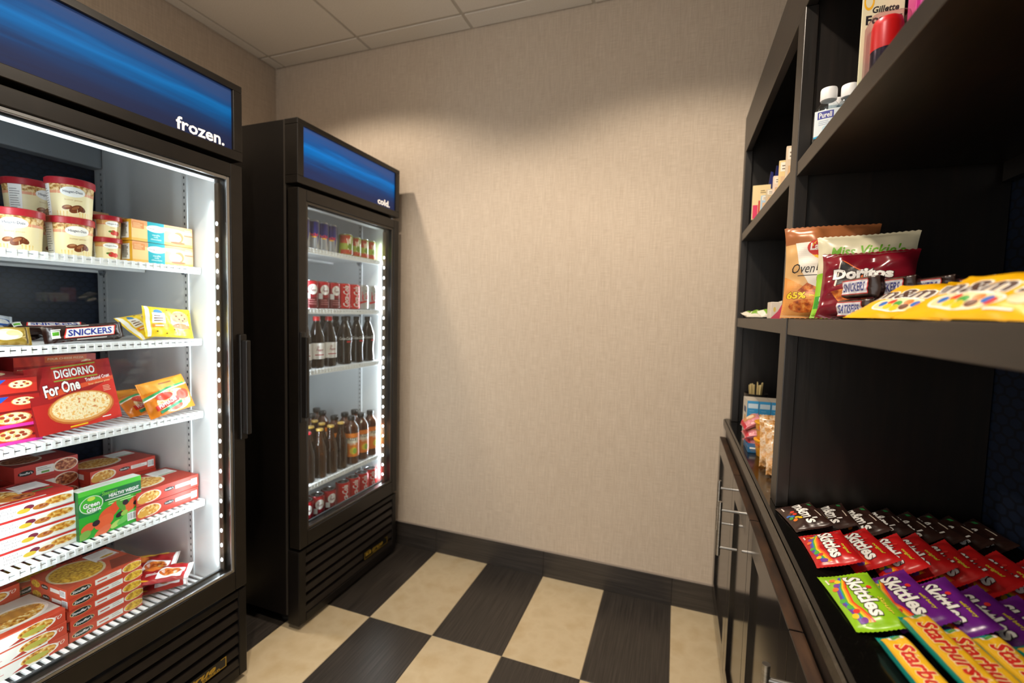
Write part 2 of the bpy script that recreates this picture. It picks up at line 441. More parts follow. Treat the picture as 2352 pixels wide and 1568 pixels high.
def bottle(name, prof, body, capcol, lab, cat, art=None, cap_r=.0155, cap_h=.017, rlab=None, labcol='#f2f0ec', zlab=(.06, .13)):
    H = prof[-1][1]
    o = MB().lathe(prof, body, n=30).build(name, None, (0, 0, 0), smooth=True)
    MB().lathe([(cap_r*.96, H-.002), (cap_r, H), (cap_r, H+cap_h-.002), (cap_r*.92, H+cap_h)], C(capcol, .35), n=26).build('cap', o, smooth=True)
    def rad(z):
        for (r0, z0), (r1, z1) in zip(prof, prof[1:]):
            if z0 <= z <= z1 and z1 > z0: return r0+(r1-r0)*(z-z0)/(z1-z0)
        return prof[0][0]
    if lab:
        rr = max(rad(zlab[0]+(zlab[1]-zlab[0])*q/8) for q in range(9))+.0005
        mb = MB(); n = 40; i0 = 0
        for z in zlab:
            for j in range(n): a = 2*PI*j/n; mb.v.append((rr*math.sin(a), -rr*math.cos(a), z))
        for j in range(n): mb.f.append((j, (j+1) % n, n+(j+1) % n, n+j)); mb.mi.append(mb.slot(C(labcol, .4)))
        mb.build('wrap_label', o, smooth=True)
        p = Pr(); zc = sum(zlab)/2
        p.face(lambda u, v, f: ((rr+f)*math.sin(u), -(rr+f)*math.cos(u), zc+v), 1, (zlab[1]-zlab[0])/2, .16, 0, rad=rr); art(p); p.build(o)
    elif art:
        p = Pr(); zc = sum(zlab)/2
        p.face(lambda u, v, f: ((rad(zc+v)+f)*math.sin(u), -(rad(zc+v)+f)*math.cos(u), zc+v), 1, (zlab[1]-zlab[0])/2, .16, .01, rad=.033); art(p); p.build(o)
    o['category'] = cat; return o

# ================================================================== ROOM
XL, XR, H, YF = -1.1346, 1.80, 2.7404, -3.6
# floor: grout slab + tiles
fl = MB().box(XL-.1, XR+.1, YF-.1, .1, -.10, -.0025, C('#6b6257', .7)).build('floor')
struct(fl, 'cream and charcoal checkerboard tile floor', 'floor')
TW, ROW0, ROWL = .3048, .5851, .6096
def tile_mesh(name, x0, x1, y0, y1, mt):
    g = .0008; b = .0016
    mb = MB(); k = mb.slot(mt)
    mb.v = [(x0+g, y0+g, -.0025), (x1-g, y0+g, -.0025), (x1-g, y1-g, -.0025), (x0+g, y1-g, -.0025),
            (x0+g, y0+g, -b), (x1-g, y0+g, -b), (x1-g, y1-g, -b), (x0+g, y1-g, -b),
            (x0+g+b, y0+g+b, 0), (x1-g-b, y0+g+b, 0), (x1-g-b, y1-g-b, 0), (x0+g+b, y1-g-b, 0)]
    for a in (0, 4):
        for j in range(4): mb.f.append((a+j, a+(j+1) % 4, a+4+(j+1) % 4, a+4+j)); mb.mi.append(k)
    mb.f.append((8, 9, 10, 11)); mb.mi.append(k)
    return mb.build(name, fl)
for j in range(6):
    y1 = -(ROW0+(j-1)*ROWL) if j else 0; y0 = -(ROW0+j*ROWL)
    for k in range(-4, 6):
        x0 = max(XL, k*TW); x1 = min(XR, (k+1)*TW)
        tile_mesh('tile', x0, x1, max(y0, YF), y1, CREAM if (k+j) % 2 == 0 else DARKT)
# walls
wb = MB().box(XL-.1, XR+.1, 0, .1, 0, H+.1, WALLP).build('wall_back'); struct(wb, 'beige linen wallpaper wall at the end of the room', 'wall')
wl = MB().box(XL-.1, XL, YF, 0, 0, H+.1, WALLP).build('wall_left'); struct(wl, 'beige wallpaper wall behind the two coolers', 'wall')
wr_ = MB().box(XR, XR+.1, YF, 0, 0, H+.1, HEXW).build('wall_right'); struct(wr_, 'navy honeycomb wallpaper wall behind the open shelving', 'wall')
wf = MB().box(XL-.1, XR+.1, YF-.1, YF, 2.35, H+.1, WALLP).box(XL-.1, XL+.25, YF-.1, YF, 0, 2.35, WALLP).build('wall_front'); struct(wf, 'beige wallpaper wall around an added opening that lets ambient light in', 'wall')  # unseen opening left here so the world light fills the room
MB().box(XL, .69, -.0006, .0001, .13, H, WALLP).build('paper_drop', wb); MB().box(.6915, XR, -.0006, .0001, .13, H, WALLP).build('paper_drop', wb)
# baseboard of charcoal tiles
bb = MB().box(XL, XR, -.008, 0, 0, .128, C('#3a342e', .7)).build('baseboard_back'); struct(bb, 'charcoal tile baseboard along the beige end wall', 'baseboard')
x = -4*TW
while x < XR:
    a, b = max(XL, x), min(XR, x+2*TW)
    MB().box(a+.001, b-.001, -.012, -.006, .0, .1301, DARKB).build('tile', bb, bevel=.001); x += 2*TW
MB().box(XL, XR, -.013, -.0, .1301, .1325, C('#9b9187', .5)).build('metal_edge', bb)
bl = MB().box(XL, XL+.012, YF, -.012, 0, .13, DARKB).build('baseboard_left'); struct(bl, 'charcoal tile baseboard behind the coolers', 'baseboard')
# ceiling: T-bar grid with dropped boards
ce = MB().box(XL-.1, XR+.1, YF-.1, .1, H+.004, H+.1, CEILT).build('ceiling'); struct(ce, 'suspended ceiling of off-white boards in a grid', 'ceiling')
CX, CY0, G = -.4498, -.1213, .6096
xs = [XL]+[CX+k*G for k in range(-1, 5) if XL < CX+k*G < XR]+[XR]
ys = [0, CY0]+[CY0-k*G for k in range(1, 7) if CY0-k*G > YF]+[YF]
for i in range(len(xs)-1):
    for j in range(len(ys)-1):
        x0, x1, y1, y0 = xs[i], xs[i+1], ys[j], ys[j+1]; g = .0075
        mb = MB()
        mb.box(x0+g, x1-g, y0+g, y1-g, H-.0045, H+.002, CEIL)
        mb.build('ceiling_board', ce, bevel=.0025)
for xx in xs[1:-1]: MB().box(xx-.0075, xx+.0075, YF, 0, H-.0005, H+.004, CEILT).build('tee_bar', ce)
for yy in ys[1:-1]: MB().box(XL, XR, yy-.0075, yy+.0075, H-.0003, H+.004, CEILT).build('tee_bar', ce)
# recessed downlights (above the picture)
for i, (lx, ly, pw, hc) in enumerate(CANS):
    o = empty('ceiling_downlight', (lx, ly, H-.006))
    tag(o, ['round recessed ceiling downlight over the aisle', 'round recessed ceiling downlight over the beverage cooler', 'round recessed ceiling downlight close to the open shelves'][i], 'light', 'recessed ceiling downlights')
    t = MB().lathe([(.075, H-.006), (.095, H-.006), (.095, H-.010), (.078, H-.012)], C('#e8e4dc', .4), n=36, c=(lx, ly)); t.f = [f for f in t.f if len(f) == 4]; t.mi = t.mi[:len(t.f)]
    t.build('trim_ring', o, smooth=True)
    b = MB().lathe([(.03, H-.008), (.05, H-.0075), (.074, H-.0065)], emit('lamp_lens', '#ffdca8', 6), n=28, c=(lx, ly)).build('lens', o)
    L = bpy.data.lights.new('downlight_lamp', 'SPOT'); L.energy = pw; L.color = WARM; L.spot_size = math.radians(2*hc); L.spot_blend = .30; L.shadow_soft_size = .045
    lo = bpy.data.objects.new('downlight_lamp', L); lo.location = (0, 0, -.014); COL.objects.link(lo); lo.parent = o

# ================================================================== COOLERS
def cooler(name, y0, y1, label, word, shelves, freezer):
    XF = -.198; XB = -.94; yc = (y0+y1)/2; E_ = empty(name, (-.55, yc, 0)); tag(E_, label, 'cooler', 'glass door merchandiser coolers')
    iy0, iy1 = y0+.046, y1-.046; ix = -.262
    # cabinet shell (hollow)
    mb = MB()
    mb.box(XB, ix, y0, iy0, .055, 2.04, BLACK).box(XB, ix, iy1, y1, .055, 2.04, BLACK)
    mb.box(XB, XB+.05, iy0, iy1, .055, 2.04, BLACK).box(XB+.05, ix, iy0, iy1, 1.90, 2.04, BLACK).box(XB+.05, ix, iy0, iy1, .055, .335, BLACK)
    mb.box(-.30, ix, iy0, iy1, 1.742, 1.90, BLACK)
    mb.build('cabinet', E_)
    for yy in (y0, y1): MB().box(ix-.006, ix+.002, yy-.0015 if yy == y0 else yy-.003, yy+.003 if yy == y0 else yy+.0015, .06, 2.039, C('#38332e', .4)).build('corner_edge', E_)
    # liner
    t = .004; xb = XB+.05
    mb = MB()
    mb.box(xb, -.30, iy0, iy0+t, .335, 1.90, LINER).box(xb, -.30, iy1-t, iy1, .335, 1.90, LINER)
    mb.box(-.30, ix+.001, iy0, iy0+t, .335, 1.742, LINER).box(-.30, ix+.001, iy1-t, iy1, .335, 1.742, LINER)
    mb.box(xb, ix, iy0, iy1, .335, .339, C('#c9cccd', .35)).box(xb, -.30, iy0, iy1, 1.895, 1.90, LINER).box(-.303, ix+.001, iy0, iy1, 1.735, 1.742, LINER)
    mb.build('liner', E_)
    if freezer:
        MB().box(xb, xb+.006, iy0+t, iy1-t, .339, 1.812, HEXF).build('rear_panel', E_)
        MB().box(xb, xb+.055, iy0+t, iy1-t, 1.812, 1.895, C('#8f959b', .4)).build('evaporator_cover', E_, bevel=.004)
    else:
        MB().box(xb, xb+.006, iy0+t, iy1-t, .339, 1.895, C('#c3c6c4', .45)).build('rear_panel', E_)
    # pilasters with slots
    for xx in (-.40, xb+.05):
        for yy, sg in ((iy0+t, 1), (iy1-t, -1)):
            pb_ = MB().box(xx-.011, xx+.011, min(yy, yy+sg*.004), max(yy, yy+sg*.004), .36, 1.80, C('#d5d8da', .45)).build('shelf_standard', E_)
            ms = MB(); z = .38
            while z < 1.79:
                ms.box(xx-.0022, xx+.0022, min(yy+sg*.003, yy+sg*.0046), max(yy+sg*.003, yy+sg*.0046), z, z+.008, C('#2d3034', .7)); z += .022
            tag(ms.build('slots', pb_), None, None, None, 'stuff')
    # shelves
    for k, sz in enumerate(shelves):
        sx0, sx1, a0, a1 = xb+.01, (-.33 if freezer else -.268), iy0+.012, iy1-.012
        if k == len(shelves)-1: sx1 = -.30 if freezer else -.268
        sh = empty('shelf', (0, 0, 0)); sh.parent = E_
        wm = MB(); n = 29
        for i in range(n+1):
            yy = a0+(a1-a0)*i/n
            wm.box(sx0, sx1, yy-.0045, yy+.0045, sz-.005, sz, WHITEWIRE)
            wm.box(sx1-.001, sx1+.0035, yy-.0035, yy+.0035, sz-.017, sz-.0002, WHITEWIRE)
        tag(wm.build('wire_deck', sh), None, None, None, 'stuff')
        MB().box(sx1-.006, sx1+.002, a0-.004, a1+.004, sz-.0075, sz-.0012, WHITEWIRE).build('front_rail', sh, bevel=.001)
        MB().box(sx1-.006, sx1+.002, a0-.004, a1+.004, sz-.022, sz-.0105, WHITEWIRE).build('front_rail', sh, bevel=.001)
        for xx in (sx0+.02, (sx0+sx1)/2): MB().box(xx-.004, xx+.004, a0, a1, sz-.014, sz-.005, WHITEWIRE).build('cross_bar', sh)
        for xx in (-.40, xb+.05):
            for yy, sg in ((iy0+t+.004, 1), (iy1-t-.004, -1)):
                MB().prism([(xx-.016, sz-.008), (xx+.016, sz-.008), (xx+.006, sz-.022), (xx-.004, sz-.024)], 'y', yy, yy+sg*.010, C('#8d9298', .3, .8)).build('clip', sh)
    # LED strips in the jambs
    for yy, sg in ((iy0+t, 1), (iy1-t, -1)):
        ls = empty('led_strip', (0, 0, 0)); ls.parent = E_
        yq = yy-sg*.004
        MB().box(-.2615, -.2435, min(yq, yq+sg*.005), max(yq, yq+sg*.005), .40, 1.72, C('#6a5d50', .35, .6)).build('channel', ls)
        z = .445; c0 = None
        while z < 1.62:
            if c0 is None:
                dm = MB(); em = emit('led_chip', '#f1f8ff', 14)
                for k2, (d2, r2) in enumerate(((.0002, .0056), (.0016, .0046))):
                    dm.poly([(r2*.75*math.cos(2*PI*q/10), sg*d2, r2*1.2*math.sin(2*PI*q/10)) for q in range(10)], em)
                n10 = 10
                for q in range(n10): dm.f.append((q, (q+1) % n10, n10+(q+1) % n10, n10+q)); dm.mi.append(0)
                c0 = dm.build('led_chip', None); ch = c0
            else:
                ch = c0.copy(); COL.objects.link(ch)
            ch.parent = ls; ch.location = Vector((-.2525, yq+sg*.005, z))-E_.location
            z += .052
        L = bpy.data.lights.new('led_tube', 'AREA'); L.shape = 'RECTANGLE'; L.size = 1.24; L.size_y = .003; L.energy = LED_W; L.color = LED_COL
        lo = bpy.data.objects.new('led_tube', L); COL.objects.link(lo); lo.parent = E_
        d = Vector((-.55, sg*.83, 0)).normalized(); zax = -d; xax = Vector((0, 0, 1)); yax = zax.cross(xax)
        mm = Matrix((xax, yax, zax)).transposed().to_4x4(); mm.translation = Vector((-.2640, yy+sg*.003, 1.04))-E_.location
        lo.matrix_local = mm
    if freezer: MB().box(-.2600, -.2530, iy0+.012, iy1-.012, 1.7235, 1.7310, emit('header_glow_strip', '#f4f8ff', 1.6)).build('header_glow_strip', E_)  # added emissive strip, a bright white line under the freezer header
    # sign
    sg_ = empty('sign', (0, 0, 0)); sg_.parent = E_
    zs0, zs1 = 1.798, 2.041; bw = .030
    mb = MB().box(ix, XF, y0-.002, y1+.002, zs1-bw*.72, zs1, DOORBLACK).box(ix, XF, y0-.002, y1+.002, zs0, zs0+bw, DOORBLACK)
    mb.box(ix, XF, y0-.002, y0+bw, zs0+bw, zs1-bw*.72, DOORBLACK).box(ix, XF, y1-bw, y1+.002, zs0+bw, zs1-bw*.72, DOORBLACK)
    mb.box(ix, XF-.016, y0+bw, y1-bw, zs0+bw, zs1-bw*.72, BLACK)
    mb.build('sign_frame', sg_, bevel=.002)
    MB().box(XF-.015, XF-.009, y0+bw, y1-bw, zs0+bw, zs1-bw*.72, SIGNM[freezer]).build('sign_panel', sg_)
    p = Pr(); p.face(lambda u, v, f: (XF-.009+f-E_.location.x, u-yc+E_.location.y*0+(y1-.055 if True else 0)*1.0, v+zs0+.052), 1, 1)
    p.ctx[-1]['m'] = lambda u, v, f: (XF-.009+f-E_.location.x, (y1+u)-E_.location.y, zs0+v)
    if freezer: p.text(word, -.131, .053, .150, .037, emit('sign_white', '#fff7ea', .75), bold=.018)
    else: p.text(word, -.120, .053, .098, .030, emit('sign_white', '#fff7ea', .75), bold=.022)
    p.build(sg_, 'lettering')
    # door
    dr = empty('door', (0, 0, 0)); dr.parent = E_
    d0, d1 = .345, 1.782; st = .043; g0, g1 = .408, 1.738
    DX = XF-.052
    mb = MB().box(DX, XF, y0+.001, y0+st, d0, d1, DOORBLACK).box(DX, XF, y1-st, y1-.001, d0, d1, DOORBLACK)
    mb.box(DX, XF, y0+st, y1-st, d0, g0, DOORBLACK).box(DX, XF, y0+st, y1-st, g1, d1, DOORBLACK)
    mb.build('door_frame', dr, bevel=.0025)
    tr_m = ALU if freezer else C('#3a352e', .35)
    a0, a1, q = y0+st, y1-st, .011
    mb = MB().box(XF-.013, XF-.004, a0, a0+q, g0, g1, tr_m).box(XF-.013, XF-.004, a1-q, a1, g0, g1, tr_m).box(XF-.013, XF-.004, a0+q, a1-q, g0, g0+q, tr_m).box(XF-.013, XF-.004, a0+q, a1-q, g1-q, g1, tr_m)
    mb.build('glass_trim', dr, bevel=.002)
    MB().box(XF-.018, XF-.014, a0, a1, g0, g1, GLASS).build('glass_pane', dr)
    mb = MB()
    for (b0, b1, z0, z1) in ((a0-.01, a0+.006, g0, g1), (a1-.006, a1+.01, g0, g1), (a0, a1, g0-.01, g0+.006), (a0, a1, g1-.006, g1+.01)):
        mb.box(DX-.010, DX-.001, b0, b1, z0, z1, C('#3b3d40', .7))
    mb.build('gasket', dr, bevel=.003)
    hy = y1-.012 if freezer else y0+.012
    hb_ = MB().box(XF, XF+.034, hy-.007, hy+.009, .885, 1.205, C('#191614', .4)).box(XF, XF+.012, hy-.012, hy+.012, .865, 1.225, C('#191614', .4))
    hb_.build('handle', dr, bevel=.003)
    hgy = y0+.02 if freezer else y1-.02
    for z in (1.788, .338): MB().tube((XF-.03, hgy, z-.005), (XF-.03, hgy, z+.006), .009, STEEL, 12).build('hinge_pin', dr)
    # grille
    gr = empty('grille', (0, 0, 0)); gr.parent = E_
    z0, z1 = .022, .333
    mb = MB().box(ix, XF-.004, y0, y0+.038, z0, z1, BLACK).box(ix, XF-.004, y1-.030, y1, z0, z1, BLACK).box(ix, XF-.004, y0+.038, y1-.030, z1-.022, z1, BLACK).box(ix, XF-.004, y0+.038, y1-.030, z0, z0+.035, BLACK)
    mb.box(ix, ix+.006, y0+.038, y1-.030, z0+.035, z1-.022, C('#060505', .8))
    mb.build('grille_frame', gr, bevel=.003)
    ns = 6; zz = (z1-.022)-(z0+.035)
    for i in range(ns):
        zc = z0+.035+zz*(i+.5)/ns
        MB().prism([(XF-.050, zc-.010), (XF-.010, zc-.020), (XF-.006, zc-.017), (XF-.010, zc+.006), (XF-.052, zc+.014)], 'y', y0+.037, y1-.029, noise_mat('grille_plastic', ['#1a1513', '#231d1a'], nscale=30, rough=.42)).build('slat', gr)
    by1 = y1-.082; by0 = by1-.185; zb = .112 if not freezer else .118
    bd = MB().box(XF-.008, XF-.001, by0, by1, zb-.017, zb+.017, C('#0b0a09', .3)).build('badge', gr)
    p = Pr(); p.face(lambda u, v, f: (XF-.001+f-E_.location.x, (by0+by1)/2+u-E_.location.y, zb+v), (by1-by0)/2, .017)
    go = C('#c9a83f', .3, .6)
    for rr in ((-1, -1, 1, -.88), (-1, .88, -.55, 1), (.78, .88, 1, 1), (-1, -1, -.97, 1), (.97, -1, 1, 1)): p.rect(*rr, go, 0)
    p.n = 1
    p.text('true', .12, .22, .95, 1.15, go, bold=.03, shear=.35); p.rect(-.9, -.3, -.45, .7, go); p.text('T', -.67, .2, .2, .7, C('#0b0a09', .3), bold=.03)
    p.text('FREEZER', .3, -.62, .95, .34, go, bold=.01) if freezer else p.lines(-.3, .7, -.75, -.5, 1, go, .6)
    p.build(gr, 'badge_lettering')
    for xx in (XB+.06, ix-.06):
        for yy in (y0+.06, y1-.06): MB().lathe([(.022, 0), (.024, .012), (.012, .02), (.012, .056)], C('#2a2826', .5), n=16, c=(xx, yy)).build('foot', E_, smooth=True)
    MB().box(XB+.02, ix-.01, y0+.02, y1-.02, .05, .058, C('#050505', .8)).build('base_plate', E_)
    return E_
def sign_mat(name, y_right, tilt, amp):
    """back-lit printed panel: navy with a brighter blue streak (print uses the panel's own y and z)"""
    mt, nt, b = base(name); N = nt.nodes; Lk = nt.links.new
    tc = N.new('ShaderNodeTexCoord'); s_ = N.new('ShaderNodeSeparateXYZ'); Lk(tc.outputs['Generated'], s_.inputs[0])
    def mth(op, a, bb):
        n = N.new('ShaderNodeMath'); n.operation = op
        for i, v in enumerate((a, bb)):
            if isinstance(v, (int, float)): n.inputs[i].default_value = v
            else: Lk(v, n.inputs[i])
        return n.outputs[0]
    mp = N.new('ShaderNodeMapping'); mp.inputs['Scale'].default_value = (1, 1.1, 5); Lk(tc.outputs['Generated'], mp.inputs[0])
    ns = N.new('ShaderNodeTexNoise'); ns.inputs['Scale'].default_value = 1.6; ns.inputs['Detail'].default_value = 3; Lk(mp.outputs[0], ns.inputs['Vector'])
    v = mth('ADD', s_.outputs[2], mth('MULTIPLY', s_.outputs[1], tilt))
    v = mth('ADD', v, mth('MULTIPLY', mth('SUBTRACT', ns.outputs[0], .5), .35))
    rp = N.new('ShaderNodeValToRGB'); e = rp.color_ramp.elements
    cols = [(.10, '#1c2444'), (.34, '#14305c'), (.52, '#05508f'), (.62, '#0a5fa4'), (.76, '#12427a'), (.97, '#2c4270')]
    for i, (p, c) in enumerate(cols):
        q = e[i] if i < 2 else e.new(p)
        q.position = p; q.color = lin(c)
    Lk(v, rp.inputs[0]); Lk(rp.outputs[0], b.inputs['Emission Color']); b.inputs['Emission Strength'].default_value = amp
    Lk(rp.outputs[0], b.inputs['Base Color']); b.inputs['Roughness'].default_value = .5; b.inputs['Specular IOR Level'].default_value = .15
    return mt
SIGNM = {True: sign_mat('frozen_sign_print', 0, 0.0, .42), False: sign_mat('cold_sign_print', 0, .0, 1.1)}
FZ = [1.445, 1.206, .957, .648, .362]
CZ = [1.571, 1.317, 1.055, .556, .362]
cooler('freezer', -1.70, -1.0105, 'black upright glass door freezer with the blue frozen sign', 'frozen.', FZ, True)
cooler('beverage_cooler', -.772, -.097, 'black upright glass door cooler with the blue cold sign, against the end wall', 'cold.', CZ, False)

FZ = [z+.0006 for z in FZ]; CZ = [z+.0006 for z in CZ]
# ================================================================== OPEN SHELVING, COUNTER, CABINETS
XS, XBK, YE = 1.4218, 1.797, -1.95
D0, D1 = -.976, -.9155
U = empty('open_shelf_unit', (1.6, -.95, .885)); tag(U, 'dark espresso open shelf unit standing on the counter along the navy wall', 'shelf unit')
MB().box(XS, XS+.022, YE, 0-.0005, 2.0, 2.151, ESPH).build('top_rail', U, bevel=.0015)
MB().box(XS+.022, XBK, YE, -.0005, 2.128, 2.150, ESPH).build('top_panel', U)
def upright(y0, y1):
    MB().box(XS, XS+.026, y0, y1, .8855, 2.0, ESP).build('stile', U, bevel=.0015)
    a, b = (y0+.012, y1-.012) if y1 < -.1 and y0 > YE+.1 else ((y0, y1-.02) if y0 <= YE+.1 else (y0+.02, y1))
    MB().box(XS+.026, XBK, a, b, .8855, 2.128, ESP).build('upright_panel', U)
upright(-.055, -.0005); upright(D0, D1); upright(YE, YE+.055)
for (b0, b1) in ((D1, -.055), (YE+.055, D0)):
    for (z0, z1) in ((1.637, 1.6684), (1.2853, 1.3212)):
        MB().box(XS+.002, XBK, b0+.001-.012*(b1 == D0)*0, b1-.001, z0, z1, ESPH).build('shelf', U, bevel=.0015)
    MB().box(XBK-.02, XBK, b0, b1, 1.60, 1.637, ESPH).build('shelf_cleat', U)
# countertop
ct = MB(); prof = [(1.800-.004, .848), (1.412, .848), (1.403, .852), (1.400, .860), (1.400, .876), (1.403, .883), (1.410, .885), (1.796, .885)]
ct.prism(prof, 'y', YE, -.0005, GRANITE)
cto = ct.build('countertop', None, (1.6, -.95, .848)); tag(cto, 'black speckled granite countertop under the open shelves', 'countertop')
MB().prism([(1.4005, .853), (1.3975, .857), (1.3975, .879), (1.4005, .883)], 'y', YE, -.0005, noise_mat('counter_edge', ['#2a251f', '#3b342b', '#4a4236'], nscale=220, rough=.3)).build('edge_band', cto)
# base cabinets: two doors each
SE = [-.0015, -.518, -.876, -1.313, -1.75]
def base_cab(y0, y1, doors, label):
    E_ = empty('base_cabinet', (1.6, (y0+y1)/2, 0)); tag(E_, label, 'cabinet', 'base cabinets under the counter')
    mb = MB().box(1.41, XBK, y0+.001, y1-.001, .10, .8475, ESP).box(1.46, XBK, y0+.001, y1-.001, 0, .10, C('#0e0b09', .6))
    mb.build('carcass', E_)
    for (a, b, hy, hz, hx) in doors:
        dr = empty('door', (0, 0, 0)); dr.parent = E_
        x0, x1, z0, z1 = 1.386, 1.4085, .112, .803; s = .062
        f = MB().box(x0, x1, a+.0015, a+s, z0, z1, DOORW).box(x0, x1, b-s, b-.0015, z0, z1, DOORW).box(x0, x1, a+s, b-s, z0, z0+s, DOORW).box(x0, x1, a+s, b-s, z1-s, z1, DOORW)
        f.build('door_frame', dr, bevel=.001)
        MB().box(x0+.009, x1-.003, a+s-.002, b-s+.002, z0+s-.002, z1-s+.002, DOORW).build('door_panel', dr)
        MB().box(x0+.001, x1-.001, a+.0025, b-.0025, z1, z1+.0008, RAWEDGE).build('top_edge', dr)
        if hy is not None:
            hd = MB().tube((hx, hy, hz[0]), (hx, hy, hz[1]), .006, STEEL, 14)
            for z in (hz[0]+.025, hz[1]-.025): hd.tube((hx, hy, z), (x0+.002, hy, z), .0045, STEEL, 10)
            hd.build('handle', dr, smooth=True)
    return E_
base_cab(SE[2], SE[0], [(SE[1], SE[0], -.500, (.602, .772), 1.3475), (SE[2], SE[1], -.672, (.598, .764), 1.3365)], 'espresso two door base cabinet next to the beige end wall')
base_cab(SE[4], SE[2], [(SE[3], SE[2], None, None, None), (SE[4], SE[3], -1.372, (.60, .775), 1.345)], 'espresso two door base cabinet nearest the camera, under the candy bags')
base_cab(YE, SE[4], [(YE, SE[4], None, None, None)], 'narrow espresso base cabinet at the open end of the counter')

# ================================================================== PRODUCTS
def RZ(a): return Matrix.Rotation(a, 3, 'Z')
def RX(a): return Matrix.Rotation(a, 3, 'X')
def RY(a): return Matrix.Rotation(a, 3, 'Y')
def eul(mm): return mm.to_euler('XYZ')
def dg(a): return math.radians(a)
WH, CRM, INK, RED = C('#f6f5f1'), C('#f3e4b4'), C('#26304a'), C('#b3202c')
def dots(p, pts, cols, r, rot=0, q=1.0):
    for i, (x, y) in enumerate(pts): p.ell(x, y, r, r*q, C(cols[i % len(cols)], .3), p.n+1+i % 2, 12)
    p.n += 3

# ---- ice cream tubs
def tub(name, rb, rt, hb, lid_h, art, cat='ice cream'):
    o = MB().lathe([(rb*.93, .003), (rb, 0), (rb+.0005, .002), (rt, hb)], CRM, n=36).build(name, None, (0, 0, 0), smooth=True)
    L_ = C('#a81f2b', .35)
    MB().lathe([(rt+.0015, hb-lid_h*.9), (rt+.003, hb-lid_h*.85), (rt+.003, hb+.001), (rt+.001, hb+.003), (rt-.004, hb+.003), (rt-.006, hb+.0015)], L_, n=36).build('lid', o, smooth=True)
    p = Pr(); p.face(lambda u, v, f: (lambda r: (r*math.sin(u), -r*math.cos(u), hb/2+v))(rb+(rt-rb)*(hb/2+v)/hb+f), 1, hb/2, .15, .02, rad=rt); art(p); p.build(o)
    o['category'] = cat; return o
def art_tub(p):
    p.rect(-3.1, .34, 3.1, .74, NUT, 0).rect(-3.1, .20, 3.1, .34, C('#e8a07c'), 0).rect(-3.1, -.98, 3.1, -.72, C('#ecc35e'), 0); p.n = 1
    p.ell(0, .33, .56, .27, WH).text('Häagen-Dazs', 0, .32, .86, .17, INK, bold=.01)
    p.text('butter pecan', .02, -.10, .78, .12, C('#c9a273'), bold=0)
    p.ell(-.28, -.5, .24, .12, C('#8a4a24'), rot=.2).ell(.12, -.56, .34, .19, C('#7a3c1b'), rot=.5).ell(.36, -.52, .25, .14, C('#6b3216'), rot=-.5).ell(.1, -.5, .2, .07, C('#a0643a'), rot=.5).ell(-.27, -.46, .14, .05, C('#b98258'), rot=.2)
    p.rect(-1.75, -.95, -1.12, .74, WH).ell(-1.43, .72, .3, .12, WH).lines(-1.68, -1.18, -.85, .5, 11, C('#8d8d8d'), .3)
    p.rect(1.9, -.9, 2.7, .6, WH).lines(1.98, 2.6, -.8, .5, 9, C('#8d8d8d'), .3)
tub_big = tub('ice_cream_tub', .0425, .0492, .100, .017, art_tub)
def art_tubs(p):
    p.rect(-3.1, .30, 3.1, .72, C('#e9b36b'), 0).rect(-3.1, .2, 3.1, .30, C('#e39a72'), 0).rect(-3.1, -.98, 3.1, -.72, C('#ecc97a'), 0); p.n = 1
    p.ell(.1, .32, .6, .27, WH).text('Häagen-Dazs', .1, .31, .9, .17, INK, bold=.01).lines(-.15, .4, -.1, -.02, 1, C('#c9a273'), .5)
    p.ell(-.1, -.42, .2, .1, C('#4f7a2c')).ell(.1, -.5, .24, .24, C('#c8322c')).ell(.42, -.56, .26, .22, C('#d8473a')).rect(-1.9, -.9, -1.2, .7, WH).lines(-1.8, -1.3, -.8, .6, 9, C('#8d8d8d'), .3)
tub_small = tub('ice_cream_cup', .0285, .0325, .060, .012, art_tubs)
g = 'butter pecan ice cream tubs'
place(tub_big, (-.405, -1.484, FZ[0]), (0, 0, dg(60)), 'butter pecan ice cream tub at the far end of the top freezer shelf', g)
place(tub_big, (-.405, -1.376, FZ[0]), (0, 0, dg(84)), 'butter pecan ice cream tub carrying another tub on its lid', g)
place(tub_big, (-.405, -1.372, FZ[0]+.1036), (0, 0, dg(70)), 'butter pecan ice cream tub stacked on top, front of the upper pair', g)
place(tub_big, (-.535, -1.405, FZ[0]+.1036), (0, 0, dg(118)), 'butter pecan ice cream tub stacked behind, white panel turned outward', g)
place(tub_big, (-.535, -1.410, FZ[0]), (0, 0, dg(150)), 'butter pecan ice cream tub in shadow behind the front tubs', g)
place(tub_big, (-.535, -1.517, FZ[0]), (0, 0, dg(60)), 'butter pecan ice cream tub half hidden behind the outermost tub', g)
g = 'small strawberry ice cream cups'
place(tub_small, (-.40, -1.292, FZ[0]), (0, 0, dg(74)), 'small strawberry ice cream cup, lower one of the stacked pair', g)
place(tub_small, (-.40, -1.291, FZ[0]+.0635), (0, 0, dg(84)), 'small strawberry ice cream cup, upper one of the stacked pair', g)
place(tub_small, (-.50, -1.292, FZ[0]), (0, 0, dg(120)), 'small ice cream cup in shadow behind the stacked strawberry pair', g)
